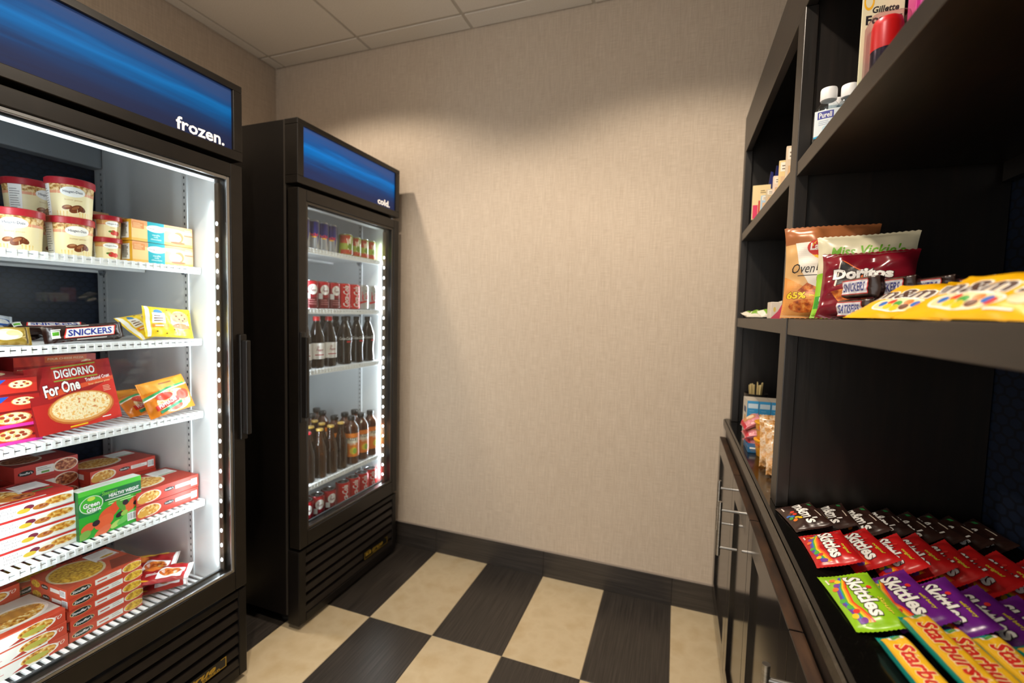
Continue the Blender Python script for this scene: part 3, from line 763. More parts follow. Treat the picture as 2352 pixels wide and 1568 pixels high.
# ---- ice cream bar cartons
def art_bar(p):
    p.rect(-1, -1, 1, 1, C('#f1c98b'), 0).rect(-1, .55, 1, 1, C('#e8a06c'), 0).rect(.1, .1, 1, .62, C('#f0b88e'), 0).rect(-1, -1, 1, -.72, C('#eab45c'), 0)
    p.n = 1; p.rect(-.98, .2, -.62, .8, C('#d98a4e')).lines(-.95, -.65, .25, .75, 5, C('#f0c79a'), .4)
    p.rect(-.52, -1, .02, 1, C('#12a0ac')).ell(-.25, .38, .30, .34, WH).text('Häagen-Dazs', -.25, .36, .48, .2, INK, bold=.005)
    p.text('vanilla', -.25, -.22, .25, .16, WH, 0).text('milk', -.25, -.42, .14, .14, WH, 0).text('chocolate', -.25, -.64, .34, .16, WH, 0)
    p.ell(.2, .55, .42, .16, C('#fbf3e6')).ell(.5, -.1, .17, .55, C('#b5763c')).ell(.38, -.2, .22, .42, C('#fbf6ec')).ell(.48, -.68, .25, .14, C('#a4602a'))
    p.rect(.7, .12, 1, .22, C('#d8553a')).lines(.72, .97, .35, .8, 3, C('#f4ddb4'), .4, 5).lines(.72, .97, -.7, 0, 4, C('#e6c98e'), .4, 6)
def art_barL(p): p.rect(-1, -1, 1, 1, C('#e9ac2f'), 0); p.n = 1; p.rect(-.6, -.75, .6, .75, WH).lines(-.45, .45, -.6, .6, 10, C('#3a3a3c'), .5)
bar_box = carton('ice_cream_bar_carton', .182, .062, .0625, C('#e9ac2f'), 'carton', art_bar, None, art_barL)
g = 'yellow ice cream bar cartons with teal panels'
place(bar_box, (-.388, -1.160, FZ[0]), (0, 0, PI/2), 'yellow ice cream bar carton with teal panel, lower front one', g)
place(bar_box, (-.388, -1.161, FZ[0]+.0640), (0, 0, PI/2), 'yellow ice cream bar carton with teal panel, upper front one', g)
place(bar_box, (-.455, -1.163, FZ[0]), (0, 0, PI/2), 'yellow ice cream bar carton hidden behind the lower teal carton', g)
place(bar_box, (-.455, -1.164, FZ[0]+.0640), (0, 0, PI/2), 'yellow ice cream bar carton hidden behind the upper teal carton', g)
tanc = carton('ice_cream_carton', .062, .055, .150, C('#c79a68'), 'carton', lambda p: (p.rect(-.8, .35, .8, .9, C('#d8ae7c')), p.lines(-.45, .45, .66, .74, 1, INK, .5), p.lines(-.6, .6, .4, .6, 2, C('#a57b4c'), .4)))
for i, (xx, yy, z, l) in enumerate(((-.70, -1.235, 0, 'tall tan carton against the freezer back, next to the tubs'), (-.70, -1.165, 0, 'tall tan carton against the freezer back, in the middle of three'), (-.66, -1.105, 0, 'tall tan carton against the freezer back, next to the side wall'))):
    place(tanc, (xx, yy, FZ[0]), (0, 0, PI/2), l, 'tan cartons at the back of the freezer', sc=(1, 1, 1.28-.07*i))
# ---- candy ice cream bars on the second freezer shelf
def art_snick(p):
    p.poly([(-.62, -.62), (.66, -.62), (.74, .55), (-.52, .55)], C('#e8332b')).poly([(-.58, -.55), (.64, -.55), (.70, .48), (-.5, .48)], C('#f8f7f4'))
    p.text('SNICKERS', .06, -.03, 1.12, .78, C('#1d2f9a'), bold=.03, shear=.18)
    p.rect(-.86, -.55, -.68, .35, C('#eef3e6')).rect(-.84, -.2, -.70, .2, C('#5fae2e')).rect(-.86, .4, -.66, .5, WH)
    p.lines(-.3, .8, -.92, -.76, 1, C('#dcd6d0'), .8).lines(-.5, .3, .72, .86, 1, C('#cfc8c0'), .6)
BRN = C('#2d1813', .25, 0, .6)
sn_bar = bag('wrapped_ice_cream_bar', .186, .046, .030, BRN, 'candy', art_snick, pa=14, pb=7, seal=.09, wr=.06, pinch=.02, seed=3)
g = 'brown wrapped candy ice cream bars'
STD = RZ(PI/2) @ RX(PI/2)
settle(place(sn_bar, (-.385, -1.366, FZ[1]+.0235), eul(RZ(PI/2) @ RX(dg(78)) @ RZ(dg(4))), 'brown wrapped candy ice cream bar lettered in blue, lying in front', g), FZ[1])
settle(place(sn_bar, (-.47, -1.318, FZ[1]+.002), eul(RZ(PI/2-.1) @ RX(dg(12))), 'brown wrapped candy ice cream bar lying flat just behind the front one', g), FZ[1])
settle(place(sn_bar, (-.52, -1.372, FZ[1]+.034), eul(RZ(PI/2-.12) @ RX(dg(20))), 'brown wrapped candy ice cream bar on top, its blue lettering half hidden', g), FZ[1])
settle(place(sn_bar, (-.55, -1.47, FZ[1]+.006), eul(RZ(PI/2+.25) @ RX(dg(16))), 'brown wrapped candy ice cream bar beside the blue and white wrapper', g), FZ[1])
def art_gold(p):
    p.ell(.28, .05, .42, .62, C('#f0dfae')).ell(.2, -.1, .36, .5, C('#f6ebc8')).ell(.42, .2, .2, .3, C('#e9d28e')).rect(.8, -.9, .9, .9, C('#5b4516')).lines(-.6, -.15, -.3, .3, 2, C('#6b4b12'), .4)
gold = bag('gold_ice_cream_bar', .125, .048, .026, C('#a98a35', .3, .25), 'candy', art_gold, pa=9, pb=5, seal=.1, wr=.1, seed=9)
settle(place(gold, (-.375, -1.548, FZ[1]+.024), eul(RZ(PI/2) @ RX(dg(72)) @ RZ(dg(-3))), 'gold foil wrapped ice cream bar with a vanilla scoop picture'), FZ[1])
def art_bw(p): p.rect(-.3, -.8, .9, .2, C('#1d57a8')).ell(.55, -.2, .3, .35, WH)
bw = bag('white_ice_cream_wrapper', .10, .045, .02, C('#dfe4ec', .3), 'candy', art_bw, pa=6, pb=4, seed=12)
settle(place(bw, (-.60, -1.475, FZ[1]+.05), eul(RZ(PI/2) @ RX(dg(55)) @ RZ(dg(-14))), 'blue and white ice cream wrapper lying on the candy bars'), FZ[1])
# cookie sandwich pouches
def art_cook(p):
    p.rect(-.93, -1, -.80, 1, WH, 0); p.n = 1
    p.ell(-.48, .62, .18, .18, C('#3b7fb5')).rect(-.72, -.12, -.24, .55, WH).lines(-.66, -.3, -.05, .42, 3, C('#6b3a1c'), .4)
    p.rect(-.75, -.42, -.1, -.18, C('#ef8f22')).lines(-.65, -.2, -.36, -.24, 1, WH, .6)
    p.ell(.40, .12, .42, .66, C('#f5e7c2')).ell(.42, .30, .40, .44, C('#b48a62')).ell(.42, -.12, .40, .18, WH).ell(.42, -.3, .38, .2, C('#9c6f46')).ell(.4, .3, .37, .40, C('#b9926d'))
    dots(p, [(.25, .4), (.5, .5), (.6, .25), (.35, .18), (.5, .1)], ['#4a2614'], .035, q=1.4)
    dots(p, [(-.6, -.7), (-.2, -.8), (.2, -.75), (.6, -.8), (.85, .6), (-.1, .8), (.8, -.4), (.1, -.55)], ['#5a3216', '#7a4a1e'], .035, q=1.3)
cook = bag('cookie_sandwich_pouch', .145, .100, .026, C('#f2cf2e', .3), 'frozen snack', art_cook, pa=5, pb=3, seal=.08, wr=.12, pinch=.02, seed=21)
g = 'yellow cookie sandwich pouches'
settle(place(cook, (-.375, -1.147, FZ[1]+.053), eul(RZ(PI/2) @ RX(dg(72)) @ RZ(dg(-5))), 'yellow cookie sandwich pouch leaning upright in front', g), FZ[1])
settle(place(cook, (-.43, -1.185, FZ[1]+.034), eul(RZ(PI/2+.3) @ RX(dg(42)) @ RZ(dg(10))), 'yellow cookie sandwich pouch slumped behind the upright one', g), FZ[1])
# ---- pizza boxes
RB = C('#a51c1d', .35)
def pz_front(p, mag):
    p.rect(-1, -1, 1, 1, C('#b0201c'), 0).rect(-1, -1, 1, .1, C('#c92f22'), 0).rect(-1, .75, 1, 1, C('#7e1416'), 0); p.n = 1
    if mag:
        p.ell(.35, .1, .42, .72, C('#d98a4c')).ell(.34, .12, .39, .66, PIZZA); dots(p, [(.1, .3), (.3, .45), (.52, .3), (.2, -.1), (.42, -.05), (.58, .0)], ['#a5442c'], .065, q=2.6)
        p.rect(-.2, -1, 1, -.62, C('#e23aa8')).ell(.8, -.1, .05, .16, C('#7a1512'))
    else:
        p.poly([(-1, .05), (.12, .05), (.3, .7), (-1, .7)], C('#1f4fb0')).lines(-.65, -.1, .14, .62, 2, WH, .5)
        p.poly([(-.5, -.75), (-.2, -.3), (.05, -.5), (-.1, -.85)], C('#f0c01e')).poly([(-.75, -.6), (-.4, -.2), (-.5, -.8)], C('#7a1512'))
        p.ell(.62, .02, .28, .5, C('#d98a4c')).ell(.62, .04, .26, .46, PIZZA); dots(p, [(.52, .2), (.7, .25), (.48, -.12), (.64, -.15), (.78, 0)], ['#9c3222'], .04, q=2.4)
pzA = carton('pizza_box', .165, .200, .0425, RB, 'pizza box', lambda p: pz_front(p, False), lambda p: (p.ell(0, 0, .7, .7, PIZZA),), None, lambda p: p.rect(-1, -1, 1, -.6, C('#7e1416')))
pzB = carton('pizza_box', .165, .200, .0425, RB, 'pizza box', lambda p: pz_front(p, True), lambda p: (p.ell(0, 0, .7, .7, PIZZA),), None, lambda p: p.rect(-1, -1, 1, -.6, C('#7e1416')))
g = 'red pizza boxes stacked on the third freezer shelf'
ORD = ['bottom', 'second', 'third', 'fourth', 'fifth']
for i in range(4):
    place(pzB if i < 2 else pzA, (-.47, (-1.5490, -1.5495, -1.5520, -1.5560)[i], FZ[2]+.043*i), (0, 0, PI/2),
          ('red pizza box with magenta strip, lowest of the stack', 'red pizza box with magenta strip, second in the stack', 'red pizza box with blue flash, third in the stack', 'red pizza box with blue flash, topmost of the stack')[i], g)
def one_front(p):
    p.rect(-1, -1, 1, 1, C('#9d1a1c'), 0).rect(-1, -1, 1, -.1, C('#b9241f'), 0).poly([(-.3, -.2), (1, .35), (1, -.9), (.5, -1), (-.2, -1)], C('#cf3023'), 0); p.n = 1
    p.rect(-.42, .52, .62, .93, C('#b8241f')).rect(-.42, .90, .62, .94, C('#8a9a3a')).rect(-.42, .50, .62, .54, C('#8a9a3a'))
    p.text('DIGIORNO', .1, .72, .96, .26, WH, .03, outline=(C('#5a0d10'), .03))
    p.poly([(-.72, .22), (.1, .32), (1, .42), (1, .30), (.1, .18), (-.62, .02)], C('#d8512a'))
    p.text('For One', -.28, .30, .84, .36, WH, .03, shear=.15, rot=.10, outline=(C('#6a1012'), .05)).text('Traditional Crust', .60, .43, .62, .11, WH, .015, rot=.06)
    p.text('four cheese pizza', .62, .27, .55, .07, C('#f2d9a0'), 0, rot=.06)
    p.ell(.08, -.40, .80, .50, C('#c4672c')).ell(.08, -.38, .76, .46, C('#e0a05a')).ell(.08, -.36, .70, .41, PIZZA)
    p.lines(.68, .9, -.05, .15, 4, C('#e9c9a8'), .3, 3).lines(-.3, .3, -.96, -.90, 1, C('#f0c01e'), .7).lines(.5, .82, -.88, -.83, 1, WH, .6)
one = carton('single_pizza_box', .190, .044, .178, RB, 'pizza box', one_front, lambda p: p.rect(-1, -.8, 1, .8, C('#8a1618')), lambda p: (p.rect(-1, -1, 1, 1, C('#7e1416')), p.lines(-.4, .4, -.2, .5, 4, WH, .3)), lambda p: p.rect(-.7, -.9, .7, .9, C('#8a1618')))
one.data.transform(Matrix.Translation((0, .022, 0)))
for c in one.children: c.data.transform(Matrix.Translation((0, .022, 0)))
place(one, (-.355, -1.385, FZ[2]+.0175), eul(RZ(PI/2) @ RX(dg(-9)) @ RY(dg(-5))), 'large red single serve pizza box leaning back with its cheese pizza picture outward')
def bk_front(p):
    p.rect(-1, .1, 1, 1, C('#b8301f'), 0).rect(-.3, .35, .75, .95, C('#d8602a'), 0); p.n = 1
    p.text('FOUR CHEESE PIZZA', .22, .68, .9, .2, C('#f1dcb0'), .01).ell(.75, .1, .16, .35, PIZZA).text('DIGIORNO', -.75, -.25, .35, .18, C('#f1dcb0'), .01).poly([(.3, -.2), (.5, .1), (.6, -.05)], C('#f0c01e'))
bkp = carton('pizza_box', .192, .18, .060, C('#8f1a1a', .35), 'pizza box', bk_front)
place(bkp, (-.64, -1.346, FZ[2]+.1415), (0, 0, PI/2), 'red four cheese pizza box lying on top at the back of the third shelf', 'red pizza boxes at the back')
place(bkp, (-.64, -1.352, FZ[2]+.071), (0, 0, PI/2), 'red pizza box in the middle of the back pile', 'red pizza boxes at the back')
place(bkp, (-.64, -1.349, FZ[2]), (0, 0, PI/2), 'red pizza box at the base of the back pile', 'red pizza boxes at the back', sc=(1, 1, 1.17))
bpy.context.view_layer.update()
place(pzB, (-.70, -1.553, FZ[2]), (0, 0, PI/2), 'red pizza box standing behind the stack, its magenta strip in shade', 'red pizza boxes at the back', sc=(1, .9, 4.9))
def art_pep(p):
    p.rect(-1, .38, 1, 1, C('#e8992a'), 0).poly([(-1, .16), (0, .46), (1, .56), (1, .46), (0, .34), (-1, .02)], C('#3a9a58'), 1).poly([(-1, .02), (0, .34), (1, .46), (1, .40), (0, .28), (-1, -.06)], WH, 1); p.n = 2
    p.lines(-.25, .55, .66, .8, 1, C('#8a4a12'), .5).ell(.15, -.35, .78, .62, PIZZA).ell(-.25, .0, .36, .22, C('#d8452f')).ell(.55, -.15, .3, .3, C('#d8452f')).ell(.1, -.7, .3, .2, C('#d8553f'))
    p.poly([(-.75, -.45), (.3, -.15), (.32, -.42), (-.7, -.72)], C('#c8281f')).text('PEPPERONI', -.2, -.4, .8, .2, WH, .02, rot=.25).poly([(-.6, -.75), (.4, -.45), (.4, -.6), (-.55, -.9)], C('#2f8f62'))
pep = bag('frozen_pizza_pouch', .145, .118, .030, C('#dd7f22', .3), 'frozen snack', art_pep, pa=4, pb=3, seal=.07, wr=.14, pinch=.02, seed=31)
g = 'orange pepperoni pizza pouches'
settle(place(pep, (-.375, -1.158, FZ[2]+.066), eul(RZ(PI/2) @ RX(dg(68)) @ RZ(dg(8))), 'orange pepperoni pizza pouch leaning upright in front', g), FZ[2])
settle(place(pep, (-.45, -1.182, FZ[2]+.047), eul(RZ(PI/2+.2) @ RX(dg(40)) @ RZ(dg(-6))), 'orange pepperoni pizza pouch slumped behind the upright one', g), FZ[2])
# ---- chicken dinners
def chk_front(p):
    p.rect(-1, -1, 1, 1, WH, 0).rect(-1, .72, 1, 1, C('#c62f2a'), 0).rect(-1, -1, 1, -.86, C('#d8d4cd'), 0); p.n = 1
    p.text('baked', -.62, .35, .3, .3, C('#9a9490'), 0).text('chicken', -.57, -.05, .4, .34, C('#9a9490'), 0).text('breast', -.6, -.5, .34, .3, C('#9a9490'), 0)
    p.ell(.52, -.1, .5, .66, C('#efe8dc')).ell(.62, .02, .34, .5, PASTA).ell(.2, -.3, .2, .35, C('#c07a30')).ell(.24, -.25, .12, .2, MEAT)
    p.ell(-.08, .05, .12, .3, C('#7a2a40')).ell(-.2, -.3, .15, .3, C('#d8b93a'))
def chk_top(p):
    p.rect(-1, -1, 1, 1, C('#b52d26'), 0); p.n = 1
    p.ell(-.45, .0, .6, .7, C('#efe6d6')).ell(-.45, .05, .52, .6, PASTA).ell(-.1, -.45, .4, .3, C('#c9792e')).ell(.0, -.5, .25, .18, MEAT)
    p.rect(.12, -.05, .85, .75, WH).text("Stouffer's", .4, .85, .8, .14, C('#1a1a1a'), .02).lines(.2, .75, .2, .65, 4, C('#b9b5ae'), .25).ell(.45, -.1, .28, .1, C('#8a2a3a')).rect(.3, -.35, .8, -.25, C('#2f8a44')).lines(-.9, .9, -.98, -.88, 1, WH, .6)
chk = carton('frozen_dinner_box', .172, .170, .0385, C('#c62f2a'), 'frozen dinner', chk_front, chk_top)
g = 'white fronted baked chicken dinners'
for i in range(4):
    place(chk, (-.455, (-1.484, -1.486, -1.490, -1.492)[i], FZ[3]+.0392*i), (0, 0, PI/2),
          'white and red baked chicken dinner box, %s of its stack of four' % ('bottom', 'second from bottom', 'second from top', 'topmost')[i], g)
def lz_front(p):
    p.rect(-1, -1, 1, 1, C('#b8352a'), 0); p.n = 1
    p.ell(-.66, .0, .24, .36, C('#161616')).text("Stouffer's", -.66, .0, .38, .3, WH, .01).rect(-.36, -.55, .2, .5, C('#e9e3da')).lines(-.32, .12, -.05, .4, 2, C('#7a766f'), .3).rect(-.2, -.45, .05, -.2, C('#5f9a3a'))
    p.ell(.58, 0, .42, .9, C('#e9dcc8')).ell(.6, .0, .37, .8, MEAT)
def lz_top(p):
    p.rect(-1, -1, 1, 1, C('#9a2b22'), 0); p.n = 1; p.ell(-.4, -.1, .6, .6, C('#e4d5bd')).ell(-.4, -.08, .54, .52, MEAT).rect(.15, .1, .85, .8, WH).lines(.2, .75, .25, .7, 4, C('#b9b5ae'), .25)
lz = carton('frozen_dinner_box', .150, .16, .0455, C('#b8352a'), 'frozen dinner', lz_front, lz_top)
g = 'red frozen dinners at the back of the fourth shelf'
for i in range(4):
    place(lz, (-.685, -1.353, FZ[3]+.046*i), (0, 0, PI/2), 'red lasagna dinner box at the back, %s of four' % ('bottom', 'second from bottom', 'second from top', 'topmost')[i], g)
for i in range(3):
    place(lz, (-.70, -1.53, FZ[3]+.046*i), (0, 0, PI/2), 'red dinner box in the dark corner pile, %s of three' % ('bottom', 'middle', 'top')[i], g)
def rs_front(p):
    p.rect(-1, -1, 1, 1, C('#c8402f'), 0); p.n = 1
    p.ell(-.62, .0, .36, .85, C('#efe4d0')).ell(-.62, .02, .31, .75, PASTA).ell(-.82, -.3, .16, .5, C('#d8a040')).ell(.0, .15, .17, .3, C('#161616')).text("Stouffer's", .0, .15, .27, .26, WH, .01)
    p.rect(.2, -.2, .72, .35, C('#eee8df')).lines(.24, .66, -.1, .3, 2, C('#8a857c'), .3).bars(.74, -.6, .95, .5, 4, 8)
def rs_top(p):
    p.rect(-1, -1, 1, 1, C('#ad3a2a'), 0); p.n = 1; p.ell(-.35, .0, .66, .7, C('#e8dcc6')).ell(-.35, .02, .6, .6, PASTA).rect(.2, .1, .9, .85, WH).text("Stouffer's", .1, .92, .6, .12, C('#1a1a1a'), .02).lines(.26, .85, .3, .75, 4, C('#b9b5ae'), .25).rect(.3, .15, .85, .22, C('#2f8a44'))
rs = carton('frozen_dinner_box', .192, .165, .0425, C('#c8402f'), 'frozen dinner', rs_front, rs_top, lambda p: (p.rect(-.6, -.4, .6, .4, C('#eee8df')), p.ell(-.7, 0, .2, .6, PASTA)))
g = 'red pasta dinners beside the freezer side wall'
place(rs, (-.435, -1.165, FZ[3]), (0, 0, PI/2), 'red pasta dinner box in front by the side wall, lower of two', g)
place(rs, (-.435, -1.164, FZ[3]+.0440), (0, 0, PI/2), 'red pasta dinner box in front by the side wall, upper of two', g)
for i in range(3): place(rs, (-.63, -1.176-.002*i, FZ[3]+.0440*i), (0, 0, PI/2), 'red pasta dinner box in the rear pile by the side wall, %s of three' % ('bottom', 'middle', 'top')[i], g)
def gg_front(p):
    p.rect(-1, -1, 1, 1, C('#2fa62e'), 0).rect(-1, .8, 1, 1, C('#56c63c'), 0).poly([(-1, .3), (1, .3), (1, .78), (-.2, .78)], C('#1c6b3c'), 0); p.n = 1
    p.rect(-1, -.05, -.4, .55, C('#1c7a3e')).ell(-.62, .38, .36, .36, C('#cfe0c8')).ell(-.62, .38, .33, .33, C('#44b030')).text('Green', -.62, .38, .5, .2, WH, .03, outline=(C('#12512a'), .04)).text('Giant', -.55, .17, .44, .2, WH, .03, outline=(C('#12512a'), .04)).ell(-.62, .62, .12, .08, C('#c9d84a'))
    p.text('Steamers', -.05, .68, .5, .16, C('#7fd04a'), .01, shear=.3).text('HEALTHY WEIGHT', .42, .52, 1.0, .15, WH, .03).rect(-.2, .36, 1, .39, WH).rect(-.15, .12, 1, .3, C('#4aa834')).lines(-.1, .95, .12, .3, 2, C('#d8f0b8'), .3)
    for (cx, cyy, rx, ry, c) in ((-.1, -.2, .34, .24, '#e0552e'), (-.25, -.5, .32, .26, '#e8643a'), (.15, .0, .2, .2, '#e04a26'), (.75, -.02, .2, .16, '#e0552e'), (.55, -.25, .26, .2, '#e2602f'), (-.75, -.55, .22, .18, '#e0603a'), (-.3, -.88, .3, .16, '#e8704a'), (-.85, -.8, .2, .16, '#7fae4a'), (.12, -.78, .2, .12, '#b7d46a'), (.5, -.62, .4, .14, '#6fc45a'), (.3, -.05, .1, .3, '#5a9a36'), (.45, .02, .1, .12, '#2a2028'), (.82, -.12, .12, .1, '#2a2028'), (.25, -.42, .14, .1, '#2a2028'), (-.5, -.45, .12, .12, '#32242c'), (.4, -.42, .12, .1, '#9cc452')):
        p.ell(cx, cyy, rx, ry, C(c, .4), rot=.5)
    p.bars(.5, -.85, .92, -.5, 7, 9)
gg = carton('frozen_vegetable_box', .158, .038, .140, C('#2fa62e'), 'frozen food', gg_front, lambda p: (p.rect(-1, -1, 1, 1, C('#dfe6dd')), p.lines(-.8, .5, -.6, .6, 3, C('#8fa88a'), .3)), lambda p: p.rect(-1, -1, 1, 1, C('#1f5a2a')))
place(gg, (-.375, -1.324, FZ[3]), eul(RZ(PI/2)), 'bright green vegetable box standing upright between the dinner stacks')
# ---- bottom shelf dinners
def st_front(p):
    p.rect(-1, -1, 1, 1, C('#c8452a'), 0); p.n = 1
    p.ell(-.66, .0, .27, .62, C('#cbb47a')).ell(-.66, .0, .25, .56, C('#141414')).text("Stouffer's", -.66, .0, .44, .5, WH, .015, shear=.2)
    p.rect(-.3, -.5, .42, .52, C('#eae4da')).rect(-.24, -.1, .02, .12, C('#c8452a')).lines(.1, .38, -.3, .4, 2, C('#9a948a'), .3).ell(.74, 0, .3, .85, C('#e8dcc6')).ell(.74, 0, .27, .78, MAC)
def st_top(p):
    p.rect(-1, -1, 1, 1, C('#c0472c'), 0); p.n = 1
    p.ell(-.3, .0, .68, .85, C('#d8c49a')).ell(-.3, .0, .62, .76, MAC).poly([(.2, -.9), (.5, -.2), (.98, -.3), (.98, -.98)], C('#7a2418')).rect(.25, .05, .92, .85, WH).text("Stouffer's", .3, .92, .9, .12, C('#1a1a1a'), .02).lines(.32, .85, .4, .78, 4, C('#b9b5ae'), .25).ell(.65, .25, .2, .08, MAC).rect(.3, .06, .9, .12, C('#c0472c'))
def st_left(p): p.rect(-1, -1, 1, 1, C('#c8452a'), 0); p.n = 1; p.ell(-.7, .1, .24, .7, MAC).ell(-.2, .1, .2, .45, C('#141414')).text("Stouffer's", -.2, .1, .3, .35, WH, .01).rect(.1, -.3, .6, .4, C('#eae4da')); p.bars(.62, -.7, .92, .6, 3, 7)
stf = carton('frozen_dinner_box', .186, .175, .0308, C('#c8452a'), 'frozen dinner', st_front, st_top, st_left)
g = 'orange macaroni dinners stacked five high'
for i in range(5):
    place(stf, (-.462, (-1.332, -1.330, -1.334, -1.331, -1.333)[i], FZ[4]+.0312*i), (0, 0, PI/2+(0, .012, -.01, .015, 0)[i]), 'orange macaroni and cheese dinner box, %s of the stack of five' % ('bottom', 'second from bottom', 'middle', 'second from top', 'topmost')[i], g)
def ch_front(p):
    p.rect(-1, -1, 1, 1, C('#ece7de'), 0).rect(.5, -1, 1, 1, C('#c8452a'), 0).rect(-1, .82, 1, 1, C('#d8553a'), 0); p.n = 1
    p.ell(.25, 0, .5, .85, C('#f4efe4')).ell(.25, 0, .44, .75, PASTA).ell(.2, -.2, .3, .4, C('#b9b04a')).text('70', .78, .1, .26, .6, C('#f0d9c8'), .0, shear=.3).poly([(-.4, -.8), (-.1, -.3), (.0, -.8)], C('#b23428')).lines(-.95, -.55, -.4, .3, 2, C('#d88a80'), .3)
def ch_top(p):
    p.rect(-1, -1, 1, 1, C('#cfc8bd'), 0).rect(-1, -1, 1, -.75, C('#c8452a'), 0); p.n = 1; p.ell(.1, -.1, .85, .62, C('#f2ecdf')).ell(.1, -.1, .76, .52, PASTA).ell(.2, .05, .5, .24, C('#c98a36')).ell(-.35, .6, .4, .16, C('#8a3a7a')).lines(-.6, -.1, .5, .7, 2, WH, .3)
chn = carton('frozen_dinner_box', .165, .170, .0365, C('#c8452a'), 'frozen dinner', ch_front, ch_top)
g = 'white fronted chicken pasta dinners on the bottom shelf'
for i in range(3): place(chn, (-.455, -1.512-.002*i, FZ[4]+.0372*i), (0, 0, PI/2), 'white and orange chicken pasta dinner box, %s of the low stack' % ('bottom', 'middle', 'topmost')[i], g)
for i in range(4): place(chn, (-.64, -1.53, FZ[4]+.0372*i), (0, 0, PI/2), 'white and orange pasta dinner box in the back row, %s of four' % ('bottom', 'second from bottom', 'second from top', 'topmost')[i], g)
for i in range(4): place(stf, (-.66, -1.36, FZ[4]+.0312*i), (0, 0, PI/2), 'orange dinner box in the dim back row, %s of four' % ('bottom', 'second from bottom', 'second from top', 'topmost')[i], 'orange dinners in the back row')
def art_hp(p):
    p.rect(-1, -1, -.84, 1, WH, 0).rect(.84, -1, 1, 1, WH, 0).poly([(-.2, -.8), (.7, -.8), (.8, .1), (-.1, .2)], WH, 0); p.n = 1
    p.ell(.3, -.3, .42, .38, CHIP).ell(-.4, .3, .34, .3, C('#e07a2c')).lines(-.6, -.1, -.5, -.2, 2, WH, .5).poly([(-.8, .5), (.6, .75), (.6, .9), (-.8, .7)], C('#e8c23a')).poly([(-.84, -.6), (-.4, -.9), (-.84, -.9)], C('#f0b428'))
hp = bag('red_snack_pouch', .150, .095, .034, C('#a81f22', .3), 'frozen snack', art_hp, pa=4, pb=3, seal=.08, wr=.16, pinch=.03, seed=41)
g = 'red frozen snack pouches in the bottom corner'
settle(place(hp, (-.42, -1.158, FZ[4]+.002), eul(RZ(PI/2-.55) @ RX(dg(8))), 'red frozen snack pouch lying lowest in the bottom freezer corner', g), FZ[4])
settle(place(hp, (-.52, -1.150, FZ[4]+.028), eul(RZ(PI/2-.3) @ RX(dg(14))), 'red frozen snack pouch with the roll picture, resting on another', g), FZ[4])
settle(place(hp, (-.475, -1.150, FZ[4]+.066), eul(RZ(PI/2-.9) @ RX(dg(24))), 'red frozen snack pouch propped against the freezer side wall', g), FZ[4])
settle(place(hp, (-.70, -1.16, FZ[4]+.002), eul(RZ(PI/2) @ RX(dg(10))), 'red frozen snack pouch far back in the shaded corner', g), FZ[4])
settle(place(hp, (-.375, -1.172, FZ[4]+.003), eul(RZ(PI/2-.8) @ RX(dg(3))), 'red frozen snack pouch with white seal at the front rail', g), FZ[4])

# ================================================================== DRINKS
def art_rb(p):
    p.rect(-3.13, -.92, 3.13, .9, C('#b9bdc4', .25, .6), 0).poly([(-.5, -.9), (.5, -.9), (.85, -.1), (.85, .88), (-.85, .88), (-.85, -.1)], C('#2a2f86', .25, .4)).rect(-3.13, .05, -.95, .88, C('#2a2f86', .25, .4)).rect(.95, .05, 3.13, .88, C('#2a2f86', .25, .4))
    p.rect(-.55, -.9, .55, -.12, C('#c5c8cd', .25, .6)).text('Red Bull', 0, .0, 1.25, .2, C('#d8262c'), .03).ell(0, -.16, .4, .05, C('#e8a32a'))
rbull = can('energy_drink_can', .0265, .124, '#b9bdc4', 'can', art_rb)
def art_v8(p):
    p.rect(-3.13, -.92, 3.13, .9, C('#9aa53a', .3), 0).rect(-1.1, .1, .5, .85, C('#b8401f')).poly([(.0, -.7), (.5, .75), (.75, .75), (.4, -.7)], C('#e8e2c8')).text('V8', .25, .2, .7, .7, C('#efe9d2'), .03).rect(-1, -.9, 1, -.5, C('#b8401f')).ell(.4, -.2, .3, .3, C('#6f8a2a'))
v8s = can('vegetable_juice_can', .026, .096, '#9aa53a', 'can', art_v8); v8b = v8s
def art_dp(p):
    p.rect(-3.13, -.92, 3.13, .9, C('#8f1d28', .28, .2), 0).rect(-3.13, .5, 3.13, .9, C('#b8202a', .28, .2), 0).rect(-3.13, -.92, 3.13, -.2, C('#6a1720', .28, .2), 0); p.n = 1
    p.ell(.15, .35, .62, .36, C('#e9e4df')).text('Dr', -.0, .5, .3, .22, C('#7a1a24'), .02, shear=.3).text('Pepper', .18, .28, .8, .24, C('#7a1a24'), .02, shear=.3).rect(-.75, -.3, -.2, .1, C('#d8d8da')).lines(-.4, .7, -.75, -.3, 3, C('#b97a7a'), .3)
    p.text('Dr Pepper', PI, .1, 1.6, .4, C('#e9e4df'), .02, shear=.3)
drp = can('cherry_soda_can', .033, .122, '#8f1d28', 'can', art_dp)
coke = can('red_cola_can', .033, .122, '#cf1f1f', 'can', lambda p: (p.rect(-3.13, -.92, 3.13, .9, C('#cf1f1f', .28, .15)), p.lines(-.85, -.4, -.85, -.6, 2, C('#f0d0cc'), .4)))
def vtext(o, s, r, h, ang, length, width, mt, bold=.015, shear=.35):
    """script running up the wall of a can"""
    p = Pr(); p.face(lambda u, v, f: ((r+f)*math.sin(ang-v/r), -(r+f)*math.cos(ang-v/r), h/2+u), length/2, width/2, .012, .005, base=.0006)
    p.text(s, 0, 0, 2, 2, mt, bold, shear); p.build(o, 'lettering')
vtext(coke, 'Coca-Cola', .033, .122, .25, .098, .028, WH); vtext(coke, 'Coca-Cola', .033, .122, .25+PI, .098, .028, WH)
